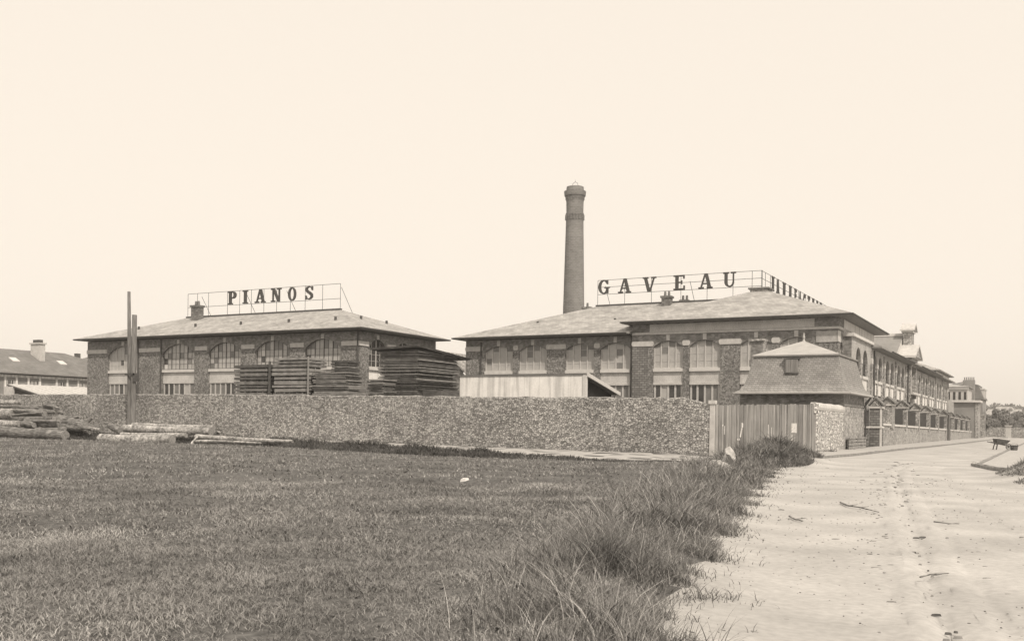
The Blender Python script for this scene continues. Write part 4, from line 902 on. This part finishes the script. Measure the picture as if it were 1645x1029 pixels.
log('dark broken stump end sticking up at the right end of the heap', (134, 680), (148, 672), 50.9, 50.9, .22, .08, False, g)
log('thin pale log on the ground at the right foot of the heap', (142, 686), (160, 691), 50.4, 50.2, .16, .14, True, g)
g2 = 'felled logs by the pole'
log('thick pale log lying in front of the two poles', (163, 704), (276, 705.5), 47.2, 46.9, .34, .33, True, g2)
log('long pale spotted log just behind the thick pale log, below the poles', (200, 687), (338, 693.5), 49.4, 49.0, .31, .27, True, g2)
log('slim log wedged between the two pale logs below the poles', (196, 696.5), (298, 700), 48.3, 48.0, .16, .17, True, g2)
log('short dark-ended log at the left end of the spotted log', (178, 684), (194, 690), 49.2, 48.9, .22, .24, False, g2)
log('thin log against the wall behind the spotted log', (215, 682), (343, 686.5), 50.6, 50.5, .2, .18, True, g2)
log('long slender log on the edge of the grass bank, right of the pale logs', (316, 701.5), (470, 707.5), 47.8, 48.2, .16, .11, True, g2)
log('thin branch lying below the slender log on the grass bank', (313, 709), (420, 710.5), 46.9, 47.3, .1, .06, True, g2)
log('crooked stick leaning on the bank at the left end of the slender log', (306, 714), (319, 700), 46.4, 47.2, .07, .06, True, g2)
log('small dark stump beside the slender log at the wall', (346, 699), (352, 693), 50.2, 50.2, .2, .15, False, g2)

# ------------------------------------------------------------------ wheelbarrow, bucket, stones, litter
bx, by, bz = ground(1608, 722); by -= 0; zb = bz
wbw = thing('wheelbarrow', 'dark wooden wheelbarrow standing on the road by the right kerb', 'wheelbarrow', (bx, by, zb))
ax = Vector((RT[0], RT[1])); ay = Vector((FW[0], FW[1]))
def wp(a, b, z): return (bx + ax.x * a + ay.x * b, by + ax.y * a + ay.y * b, zb + z)
def q4(pts, t0): return pts
mb = MB()
bot = [wp(-.42, -.25, .42), wp(.32, -.2, .42), wp(.32, .2, .42), wp(-.42, .25, .42)]; top = [wp(-.5, -.36, .86), wp(.58, -.34, .74), wp(.58, .34, .74), wp(-.5, .36, .86)]
bi = [wp(-.39, -.22, .46), wp(.29, -.17, .46), wp(.29, .17, .46), wp(-.39, .22, .46)]; ti = [wp(-.46, -.33, .862), wp(.53, -.31, .742), wp(.53, .31, .742), wp(-.46, .33, .862)]
for k in range(4):
    n_ = (k + 1) % 4; mb.poly([bot[k], bot[n_], top[n_], top[k]]); mb.poly([bi[k], bi[n_], ti[n_], ti[k]]); mb.poly([top[k], top[n_], ti[n_], ti[k]])
mb.poly(bot); mb.poly(bi); obj('tray', mb, M_lumberdark, wbw)
for s_ in (-1, 1):
    mb = MB(); mb.bar(wp(-.95, s_ * .3, .62), wp(.62, s_ * .1, .3), .06); obj('handle', mb, M_lumberdark, wbw)
    mb = MB(); mb.bar(wp(-.4, s_ * .24, .45), wp(-.5, s_ * .27, 0), .07); obj('leg', mb, M_lumberdark, wbw)
mb = MB(); c0 = wp(.6, 0, .24); pts = []
for k in range(19):
    a = 2 * math.pi * k / 18; pts.append((c0[0] + ax.x * .21 * math.cos(a), c0[1] + ax.y * .21 * math.cos(a), c0[2] + .21 * math.sin(a)))
mb.tube(pts, [.035] * 19, 6)
for k in range(4):
    a = math.pi * k / 4; d = (ax.x * .2 * math.cos(a), ax.y * .2 * math.cos(a), .2 * math.sin(a)); mb.bar([c0[i] - d[i] for i in range(3)], [c0[i] + d[i] for i in range(3)], .04)
obj('wheel', mb, M_lumber, wbw)
ux, uy, uz = ground(1629, 725)
bk = thing('bucket', 'small dark bucket on the road just right of the wheelbarrow', 'bucket', (ux, uy, uz))
mb = MB(); mb.tube([(ux, uy, uz), (ux, uy, uz + .46)], [.2, .27], 16, cap=False); mb.tube([(ux, uy, uz + .03), (ux, uy, uz + .05)], [.2, .2], 16); mb.tube([(ux, uy, uz + .4), (ux, uy, uz + .465)], [.275, .285], 16, cap=False); mb.tube([(ux, uy, uz + .15), (ux, uy, uz + .2)], [.23, .24], 16, cap=False); obj('body', mb, M_lumberdark, bk)
mb = MB(); mb.tube([(ux + .28 * math.cos(a) * ax.x, uy + .28 * math.cos(a) * ax.y, uz + .46 + .12 * math.sin(a)) for a in np.linspace(0, math.pi, 9)], [.012] * 9, 5); obj('bail_handle', mb, M_iron, bk)
def rock(name, label, cat, px, py, r, m_, sq=(1, 1, .7), group=None):
    import bmesh
    p = ground(px, py); bm = bmesh.new(); bmesh.ops.create_icosphere(bm, subdivisions=2, radius=r)
    ph = [random.uniform(0, 6) for _ in range(6)]
    for v in bm.verts:
        d = v.co.normalized(); k = 1 + random.uniform(-.09, .09) + .30 * math.sin(3 * d.x + ph[0]) * math.sin(2.5 * d.y + ph[1]) + .14 * math.sin(5 * d.z + ph[2] + 3 * d.x) + .06 * math.sin(9 * d.y + ph[3])
        v.co = Vector((d.x * sq[0], d.y * sq[1], d.z * sq[2])) * r * k
    me = bpy.data.meshes.new(name); bm.to_mesh(me); bm.free(); me.materials.append(m_)
    o = bpy.data.objects.new(name, me); COL.objects.link(o); o.location = (p[0], p[1], p[2] + r * sq[2] * (.85 if 'verge' in label else .45)); tag(o, label, cat, group); return o
rock('stone', 'largest pale stone half buried in the long verge grass', 'stone', 1144, 764, .30, M_rock, (1.2, .8, .8))
rock('stone', 'pale stone topmost of the cluster in the verge grass near the fence', 'stone', 1172, 753, .32, M_rock, (.8, .8, 1.15))
rock('stone', 'middle pale stone of the cluster in the verge grass', 'stone', 1160, 764, .25, M_rock, (1.2, 1, .8))
rock('stone', 'small upright pale stone left of the verge cluster', 'stone', 1132, 772, .14, M_rock, (.6, .6, 1.4))
mb = MB(); p = ground(745, 776); mb.hexa([(p[0] - .16, p[1] - .05, p[2] + .05), (p[0] + .12, p[1] - .1, p[2] + .09), (p[0] + .2, p[1] + .12, p[2] + .14), (p[0] - .1, p[1] + .12, p[2] + .08)], [(p[0] - .14, p[1] - .03, p[2] + .16), (p[0] + .12, p[1] - .08, p[2] + .2), (p[0] + .17, p[1] + .1, p[2] + .22), (p[0] - .1, p[1] + .1, p[2] + .2)])
mb.v = [(p[0] + (x - p[0]) * .6, p[1] + (y - p[1]) * .6, p[2] + (z - p[2]) * .7) for x, y, z in mb.v]; single('paper_scrap', 'crumpled white paper scrap lying alone in the meadow', 'paper', mb, M_paper, p)
rock('stone', 'pale stone lying in the middle of the sandy road', 'stone', 1434, 766, .07, M_rock)
rock('stone', 'pale stone at the outer corner of the right kerb', 'stone', 1568, 747, .17, M_rock)
def twig(label, pts, r=.012):
    P = [ground(*p) for p in pts]; mb = MB(); mb.tube([(x, y, z + .03 + random.uniform(0, .03)) for x, y, z in P], [r * (1.2 - .9 * k / len(P)) for k in range(len(P))], 6)
    for k in range(1, len(P) - 1):
        x, y, z = P[k]; a = random.uniform(-1, 1); mb.tube([(x, y, z + .04), (x + .18 * math.cos(a), y + .2 * math.sin(a), z + .07)], [r * .7, r * .3], 5)
    single('twig', label, 'twig', mb, M_bark, P[0])
twig('forked dry twig on the sandy road, left of the wheel rut', [(1350, 809), (1362, 815), (1380, 818), (1412, 825)], .016)
twig('short dry twig lying on the road, nearest the verge grass', [(1268, 832), (1278, 837), (1290, 840)], .014)
twig('dry twig lying on the road right of the wheel rut', [(1500, 843), (1522, 845), (1541, 846)], .010)
twig('long dry twig across the wheel rut in the near road', [(1478, 934), (1496, 930), (1524, 925)], .008)

# ------------------------------------------------------------------ grass
def blades(name, pos, hts, wid, lean, segs, m_, parent=None, mats=None):
    """many blades as one mesh; pos (n,3), each a tapering strip of segs quads bending over"""
    n = len(pos); a = rng.uniform(0, 2 * np.pi, n); la = rng.uniform(0, 2 * np.pi, n)
    sx, sy = np.cos(a), np.sin(a); lx, ly = np.cos(la), np.sin(la)
    V = np.zeros((n, 2 * segs + 1, 3), np.float32); bow = lean * rng.uniform(.3, 1.2, n)
    for k in range(segs + 1):
        t = k / segs; off = bow * hts * t ** 1.8; w = wid * (1 - t) ** .7 * .5 * (1 if k else .8)
        cx = pos[:, 0] + lx * off; cy = pos[:, 1] + ly * off; cz = pos[:, 2] + hts * (t - .35 * np.minimum(bow, 1.2) * t ** 2.2)
        if k < segs:
            V[:, 2 * k] = np.stack([cx - sx * w, cy - sy * w, cz], 1); V[:, 2 * k + 1] = np.stack([cx + sx * w, cy + sy * w, cz], 1)
        else: V[:, 2 * segs] = np.stack([cx, cy, cz], 1)
    nv = 2 * segs + 1; faces = []
    base = np.arange(n)[:, None] * nv
    loops = []; counts = []
    for k in range(segs - 1): loops.append(base + np.array([2 * k, 2 * k + 1, 2 * k + 3, 2 * k + 2])); counts.append(np.full(n, 4))
    loops.append(base + np.array([2 * segs - 2, 2 * segs - 1, 2 * segs])); counts.append(np.full(n, 3))
    L_ = np.concatenate([l.ravel() for l in loops]); C_ = np.concatenate(counts)
    me = bpy.data.meshes.new(name); me.vertices.add(n * nv); me.vertices.foreach_set('co', V.ravel())
    me.loops.add(len(L_)); me.loops.foreach_set('vertex_index', L_.astype(np.int32)); me.polygons.add(len(C_))
    st_ = np.concatenate([[0], np.cumsum(C_)[:-1]]); me.polygons.foreach_set('loop_start', st_.astype(np.int32)); me.polygons.foreach_set('loop_total', C_.astype(np.int32))
    me.materials.append(m_); me.update(calc_edges=True); me.validate()
    o = bpy.data.objects.new(name, me); COL.objects.link(o); o['kind'] = 'stuff'
    return o
H = np.vectorize(h)
def scatter(n, ymin, ymax, keep, bias=1.0):
    """points seen by the camera or just outside, uniform per unit area in a depth band measured along the view"""
    d = np.sqrt(rng.uniform(ymin ** 2, ymax ** 2, n)); u = rng.uniform(-.60, .56, n) * d
    x = FW[0] * d + RT[0] * u; y = FW[1] * d + RT[1] * u
    k = keep(x, y); return x[k], y[k], d[k]
vr = np.array(VERGE_R); vl = np.array(VERGE_L); pa = np.array(PATH)
def in_field(x, y): return (x < np.interp(y, vr[:, 0], vr[:, 1]) - .25) & (y < np.interp(x, pa[:, 0], pa[:, 1])) & (y > -20) & ((y > 3) | (x < -3))
GRID = rng.uniform(0, 1, (256, 256))
def vn(x, y):
    xi, yi = np.floor(x).astype(int), np.floor(y).astype(int); fx, fy = x - xi, y - yi; fx = fx * fx * (3 - 2 * fx); fy = fy * fy * (3 - 2 * fy)
    g = lambda a, b: GRID[a % 256, b % 256]
    return (g(xi, yi) * (1 - fx) + g(xi + 1, yi) * fx) * (1 - fy) + (g(xi, yi + 1) * (1 - fx) + g(xi + 1, yi + 1) * fx) * fy
def clump(x, y, s):
    s = s * .6; v = .5 * vn(x * s, y * s) + .3 * vn(x * s * 2.1 + 7, y * s * 2.1) + .2 * vn(x * s * 4.3, y * s * 4.3 + 3); return np.clip((v - .5) * 1.9 + .5, 0, 1)
def meadow(n, d0, d1, hh, ww, lean, segs):
    x, y, d = scatter(n, d0, d1, in_field); c = np.clip(clump(x, y, .5) * .35 + clump(x, y, 2.4) * .4 + clump(x, y, 7) * .45 - .1, 0, 1)
    k = rng.uniform(0, 1, len(x)) < .14 + 1.1 * c; x, y, c = x[k], y[k], c[k]
    hts = hh * rng.uniform(.4, 1.4, len(x)) * (.35 + 1.25 * c)
    return blades('meadow_grass', np.stack([x, y, H(x, y) - .01], 1), hts, ww * rng.uniform(.6, 1.4, len(x)), lean, segs, M_grass)
meadow(190000, 6.3, 13, .075, .009, 1.4, 2); meadow(170000, 13, 26, .09, .015, 1.4, 2); meadow(120000, 26, 82, .12, .034, 1.3, 2)
x, y, d = scatter(15000, 6.3, 40, in_field); c = clump(x, y, 1.3); k = c > .66; x, y, d = x[k], y[k], d[k]
blades('meadow_weeds', np.stack([x, y, H(x, y) - .01], 1), .11 * rng.uniform(.4, 1.3, len(x)), .006 * d ** .6 * rng.uniform(.5, 1.5, len(x)), 1.6, 3, M_weed)
# dark tussocks on the little bank below the path
n = 26000; x = rng.uniform(-75, -12, n); e = np.interp(x, pa[:, 0], pa[:, 1]); y = e - rng.uniform(-.15, 1.3, n); amp = np.clip((-12 - x) / 14, .2, 1)
hts = .3 * rng.uniform(.4, 1.2, n) * amp * (.5 + clump(x, y, 1.1))
blades('bank_grass', np.stack([x, y, H(x, y) - .02], 1), hts, .05 * rng.uniform(.6, 1.4, n), .8, 2, M_bank)
# long grass on the verge
def verge(n, d0, d1, hh, ww, m_=None):
    y = rng.uniform(d0, d1, n); xr = np.interp(y, vr[:, 0], vr[:, 1]); xl = np.interp(y, vl[:, 0], vl[:, 1])
    t = rng.beta(2.3, 1.3, n); edge = .22 * np.sin(y * 2.3) + .16 * np.sin(y * 5.1 + 1) + .1 * np.sin(y * 11)
    x = xl + (xr + edge - .05 - xl) * t; c = clump(x, y, 2.6)
    k = rng.uniform(0, 1, n) < (.06 + 1.25 * c ** 1.4) * (.25 + .75 * t); x, y, t, c = x[k], y[k], t[k], c[k]
    hts = hh * rng.uniform(.25, 1.2, len(x)) * (.35 + .85 * c) * (.45 + .6 * np.sin(np.pi * np.clip(t, 0, .9)))
    return blades('verge_grass', np.stack([x, y, H(x, y) - .02], 1), hts, ww * rng.uniform(.5, 1.4, len(x)), .95, 4, m_ or M_tall)
verge(34000, 4.2, 12, .46, .009); verge(32000, 12, 24, .56, .015); verge(30000, 24, 48, .66, .028)
verge(9000, 4.2, 14, .2, .03, M_weed); verge(7000, 14, 48, .3, .05, M_weed)
verge(3500, 4.2, 12, .62, .006, M_straw); verge(3000, 12, 24, .72, .011, M_straw); verge(2200, 24, 48, .75, .02, M_straw)
n = 5000; y = rng.uniform(4.5, 46, n); x = np.interp(y, vr[:, 0], vr[:, 1]) + .22 * np.sin(y * 2.3) + .16 * np.sin(y * 5.1 + 1) - .15 + rng.exponential(.16, n)
blades('verge_grass', np.stack([x, y, H(x, y) - .01], 1), rng.uniform(.03, .16, n), (.008 + y * .0006), 1.2, 2, M_tall)
def mound(n, cx, cy, rx, ry, hh, ww, m_, name, lean=.8):
    a = rng.uniform(0, 2 * np.pi, n); r = np.sqrt(rng.uniform(0, 1, n)); x = cx + rx * r * np.cos(a); y = cy + ry * r * np.sin(a)
    hts = hh * (rng.uniform(.3, 1.1, n) + .7 * (rng.uniform(0, 1, n) < .08)) * (1.15 - .7 * r) * (.55 + .7 * clump(x, y, 2.2)); return blades(name, np.stack([x, y, H(x, y) - .02], 1), hts, ww * rng.uniform(.5, 1.4, n), lean, 3, m_)
mound(9000, -10.6, 44, 1.7, 4.6, .62, .06, M_weed, 'weeds', .9)
mound(5000, -9.6, 40, 1.2, 3.4, .55, .05, M_weed, 'weeds', .9)
mound(7000, -.2, 38.0, 1.5, 3.9, .22, .04, M_grass, 'bank_grass', .9)
mound(500, -.5, 33, .5, 1.0, .2, .03, M_tall, 'bank_grass', .9)
mound(260, -11.8, 62.6, .35, .8, .4, .05, M_weed, 'weeds', .9)
mound(160, -11.7, 70, .25, .9, .25, .05, M_weed, 'weeds', .9)
# clods and gravel strewn on the road
mb = MB()
for k in range(420):
    y = 4.5 + 45 * random.random() ** 1.5; xr_ = interp(VERGE_R, y); x = random.uniform(xr_ + .1, 4.5)
    if random.random() < .68: x = interp(RUT, y) + random.gauss(-.3, .2)
    if x < xr_ + .1: continue
    r = random.choice((.006, .009, .013, .021)) * random.uniform(.7, 1.4) * (.45 + y / 18 if y < 14 else 1 + y / 40); z = h(x, y) + .004; b = random.uniform(0, 3); e = random.uniform(.3, .8); nn = 7
    jj = [random.uniform(.75, 1.2) for _ in range(nn)]; rot = lambda q, f: (x + f * r * jj[q] * 1.7 * math.cos(b * .0 + q * 2 * math.pi / nn), y + f * r * jj[q] * 1.7 * e * math.sin(b + q * 2 * math.pi / nn))
    lo_ = [(*rot(q, 1), z - .015) for q in range(nn)]; md = [(*rot(q, .8), z + r * .22 * jj[q]) for q in range(nn)]; up = [(*rot(q, .35), z + r * .36) for q in range(nn)]; mi = random.choice((0, 0, 1, 1, 1))
    for A_, B_ in ((lo_, md), (md, up)):
        for q in range(nn): mb.poly([A_[q], A_[(q + 1) % nn], B_[(q + 1) % nn], B_[q]], mi)
    mb.poly(up, mi)
for k in range(5000):
    y = 4.5 + 30 * random.random() ** 1.7; xr_ = interp(VERGE_R, y); x = random.uniform(xr_, 4.5)
    if vnoise(x * 1.7, y * 1.2) < random.uniform(-.6, .9): continue
    r = random.uniform(.003, .008) * (1 + y / 16); z = h(x, y) + .004; b = random.uniform(0, 3)
    p_ = [(x + r * math.cos(b + q * 1.57) * random.uniform(.6, 1.8), y + r * math.sin(b + q * 1.57) * random.uniform(.6, 1.8), z + .001) for q in range(4)]
    mb.hexa(p_, [(x + (a - x) * .6, y + (c_ - y) * .6, d_ + r * .6) for a, c_, d_ in p_], random.choice((0, 1, 1)))
o = obj('gravel', mb, [M_soil, M_kerb], kind='stuff')

# ------------------------------------------------------------------ far end of the street
def far_house(label, x0, x1, y0, y1, zw, zr, wm, rm, windows=(), pots=None, hip=1.5, name='house', base=-.5):
    t = thing(name, label, 'house', ((x0 + x1) / 2, (y0 + y1) / 2, 0)); mb = MB(); mb.box(x0, x1, y0, y1, base, zw); obj('wall', mb, wm, t)
    mb = MB(); xc, yc = (x0 + x1) / 2, (y0 + y1) / 2
    if x1 - x0 > y1 - y0: hiproof(mb, x0 - .4, x1 + .4, y0 - .4, y1 + .4, zw + .15, x0 + hip, x1 - hip, yc, yc, zr)
    else: hiproof(mb, x0 - .4, x1 + .4, y0 - .4, y1 + .4, zw + .15, xc, xc, y0 + hip, y1 - hip, zr)
    rf = obj('roof', mb, [rm, M_eave], t)
    for f, a0, a1, z0, z1 in windows:
        mb = MB()
        if f == 'f': mb.box(a0, a1, y0 - .04, y0 + .05, z0, z1)
        else: mb.box(x1 - .05, x1 + .04, a0, a1, z0, z1)
        obj('window', mb, M_panedark, t)
    if pots:
        px_, py_, zc_, n_ = pots; chimney_stack(t, rf, px_, py_, zw, zc_, .5 + .35 * n_, .8, n_, m_=M_dull)
    return t
t = far_house('white rendered house just beyond the far end of the works', -19.2, -13.4, 196, 206, 9.0, 9.6, M_house, M_zinc, [('f', -17.6 + k * .9, -17.2 + k * .9, 6.8, 8.2) for k in range(5)], hip=2.5)
mb = MB(); mb.box(-19.4, -13.2, 195.7, 196, 8.7, 9.1); obj('cornice', mb, M_sill, t)
t = thing('house', 'tall grey house with mansard roof and broad chimney beyond the white house', 'house', (-15, 222, 0))
mb = MB(); mb.box(-19, -12.1, 216, 228, -.5, 7.4); obj('wall', mb, M_dull, t)
mb = MB(); mb.hexa([(-19.2, 215.7, 7.4), (-11.8, 215.7, 7.4), (-11.8, 228.3, 7.4), (-19.2, 228.3, 7.4)], [(-18.6, 216.2, 10.2), (-12.9, 216.2, 10.2), (-12.9, 227.8, 10.2), (-18.6, 227.8, 10.2)])
mb.hexa([(-18.7, 216.1, 10.201), (-12.8, 216.1, 10.201), (-12.8, 227.9, 10.201), (-18.7, 227.9, 10.201)], [(-16, 219, 11.0), (-15, 219, 11.0), (-15, 225, 11.0), (-16, 225, 11.0)]); obj('roof', mb, M_tiledark, t)
for k in range(4):
    for z_ in (4.6, 1.2): mb = MB(); mb.box(-12.15, -12.06, 217 + 2.6 * k, 218.2 + 2.6 * k, z_, z_ + 2.1); obj('window', mb, M_panedark, t)
mb = MB(); mb.box(-15.5, -13.4, 213.6, 215.4, 0, 11.1)
for k in range(6): mb.tube([(-15.25 + k * .33, 214.5, 11.1), (-15.25 + k * .33, 214.5, 11.7)], [.12, .1], 6)
obj('chimney', mb, M_dull, t)
for k in range(3):
    mb = MB(); y = 218 + 3.2 * k; mb.box(-12.8, -11.95, y, y + 1.3, 7.7, 9.4, 0); mb.box(-12.85, -11.8, y - .15, y + 1.45, 9.401, 9.6, 1); obj('dormer', mb, [M_house, M_sill], t)
sd_ = thing('shed', 'plain grey box-like shed with pale flat roof edge at the far end of the railings', 'shed', (-14.5, 200, 0))
mb = MB(); p0 = atY(1532, 665, 188); p1 = atY(1567, 643, 188); mb.box(p0[0], p1[0], 188, 193, -.5, p1[2] - .3); mb.box(p1[0] + .001, p1[0] + .5, 187.9, 193, -.5, p1[2] - .3, 1); obj('wall', mb, [M_dull, M_plinth], sd_)
mb = MB(); mb.box(p0[0] - .3, p1[0] + .8, 187.5, 193.4, p1[2] - .299, p1[2] + .05); obj('roof', mb, M_sill, sd_)
mb = MB(); p = atY(1577, 668, 204); mb.box(p[0] - .6, p[0] + .5, 203.6, 204.6, -.5, p[2]); mb.box(p[0] - .8, p[0] + .7, 203.4, 204.8, p[2] + .001, p[2] + .2); single('gate_pier', 'broad pale pier ending the street wall at the far end', 'pier', mb, M_plinth, (p[0], 204, 0))
# trees and houses on the far rise at right
def leafball(mb, c, r, n, size, sq=(1, 1, .8)):
    for _ in range(n):
        d = Vector((random.gauss(0, 1), random.gauss(0, 1), random.gauss(0, 1))).normalized() * r * random.uniform(.45, 1.0) ** .6
        p = Vector((c[0] + d.x * sq[0], c[1] + d.y * sq[1], c[2] + d.z * sq[2])); s_ = size * random.uniform(.5, 1.3)
        u = Vector((random.gauss(0, 1), random.gauss(0, 1), random.gauss(0, 1))).normalized() * s_; v = u.orthogonal().normalized() * s_ * random.uniform(.4, .8)
        mb.poly([p - u, p - v, p + u, p + v])
def tree(label, x, y, ht, r, group=None, leaf=.35, name='tree'):
    z = h(x, y); t = thing(name, label, 'tree', (x, y, z), group); mb = MB()
    mb.tube([(x, y, z - .3), (x + .1, y, z + ht * .4), (x - .1, y, z + ht * .75)], [.05 * ht * .6, .04 * ht * .5, .02 * ht * .4], 7)
    for k in range(4):
        a = random.uniform(0, 6); mb.tube([(x, y, z + ht * (.35 + .08 * k)), (x + r * .6 * math.cos(a), y + r * .6 * math.sin(a), z + ht * (.55 + .08 * k))], [.015 * ht, .006 * ht], 5)
    obj('trunk', mb, M_bark, t); mb = MB()
    for k in range(9):
        a = random.uniform(0, 6); q = random.uniform(0, .6); leafball(mb, (x + r * q * math.cos(a), y + r * q * math.sin(a), z + ht * random.uniform(.5, .86)), r * random.uniform(.32, .55), 130, leaf)
    obj('crown', mb, M_leaf, t)
tg = 'trees at the far end of the street'
tl = 'dark leafy tree in the far clump beyond the end of the street'
for px, d_, ht, r in ((1584, 232, 5.2, 2.4), (1591, 262, 4.2, 2.6), (1599, 240, 3.2, 2.0), (1608, 290, 7.4, 3.0), (1619, 310, 4.6, 3.4), (1630, 270, 3.6, 2.4), (1636, 320, 7.0, 3.6), (1644, 280, 4.4, 2.8), (1656, 300, 6.0, 3.6)):
    p = atY(px, 680, d_); tree(tl, p[0], d_, ht, r, tg, .4)
for k, (px, d_, w, zt) in enumerate(((1598, 520, 9, 9), (1613, 560, 10, 11), (1627, 540, 10, 9.4), (1640, 580, 11, 9))):
    p = atY(px, 670, d_); zb_ = 2.0
    far_house(['pale distant house, leftmost of the four on the far rise', 'pale distant house, second from the left on the far rise', 'pale distant house, third from the left on the far rise', 'pale distant house nearest the right edge on the far rise'][k], p[0] - w / 2, p[0] + w / 2, d_, d_ + 8, zt - 1, zt + 2, M_house, M_tile, [('f', p[0] - 2, p[0] - .8, zt - 3.5, zt - 1.8), ('f', p[0] + 1, p[0] + 2.2, zt - 3.5, zt - 1.8)], base=-2)
for k, (px, d_, w, zt, rm_) in enumerate(((1601, 345, 7, 5.2, M_tiledark), (1615, 395, 8, 6.6, M_tile), (1624, 360, 6, 4.6, M_tiledark), (1637, 410, 9, 6.4, M_tiledark))):
    p = atY(px, 675, d_)
    far_house(['dark-roofed far house low among trees just right of the street end', 'pale-roofed tall far house standing among the distant trees', 'smallest far house between trees in the right distance', 'wide dark-roofed far house nearest the right edge, below the rise'][k], p[0] - w / 2, p[0] + w / 2, d_, d_ + 7, zt - 1, zt + 1.6, M_house, rm_, [('f', p[0] - 1.8, p[0] - .8, zt - 3.3, zt - 1.8), ('f', p[0] + .8, p[0] + 1.8, zt - 3.3, zt - 1.8)], pots=(p[0] + 1.5, d_ + 3.5, zt + 2.2, 2), base=-2)
mb = MB()
for _ in range(70):
    px = random.uniform(1570, 1670); d_ = random.uniform(430, 700); p = atY(px, 665, d_); zz = -3 + 16 * sstep((d_ - 420) / 300)
    leafball(mb, (p[0], d_, zz + 2.0), random.uniform(2.5, 4.5), 60, 1.1)
for _ in range(40):
    px = random.uniform(1400, 1680); d_ = random.uniform(690, 800); p = atY(px, 660, d_); leafball(mb, (p[0], d_, 13), random.uniform(3, 6), 60, 1.5)
obj('far_wood', mb, M_leaf, kind='stuff')
p = atY(1620, 690, 228); mb = MB(); mb.box(p[0] - .5, p[0] + .5, 227.6, 228.4, -.5, 2.2); mb.box(p[0] - .7, p[0] + .7, 227.4, 228.6, 2.201, 2.4); single('gate_pier', 'pale gate pier among the far bushes right of the street', 'pier', mb, M_house, (p[0], 228, -.2))
mb = MB(); p = atY(1600, 685, 226); mb.box(p[0] - 3, p[0] + 12, 231, 231.4, -.5, 2.0); single('garden_wall', 'grey garden wall under the far trees at the right edge', 'wall', mb, M_plinth, (p[0] + 4, 231, -.2))

# ------------------------------------------------------------------ the air
mb = MB(); mb.box(-820, 820, -320, 1070, -6, 34); M_air = bpy.data.materials.new('haze_air'); M_air.use_nodes = True; t_ = M_air.node_tree; t_.nodes.clear()
pv = t_.nodes.new('ShaderNodeVolumePrincipled'); pv.inputs['Color'].default_value = (1, .97, .93, 1); pv.inputs['Density'].default_value = .00045; om = t_.nodes.new('ShaderNodeOutputMaterial'); t_.links.new(pv.outputs[0], om.inputs['Volume'])
obj('haze', mb, M_air, kind='stuff')
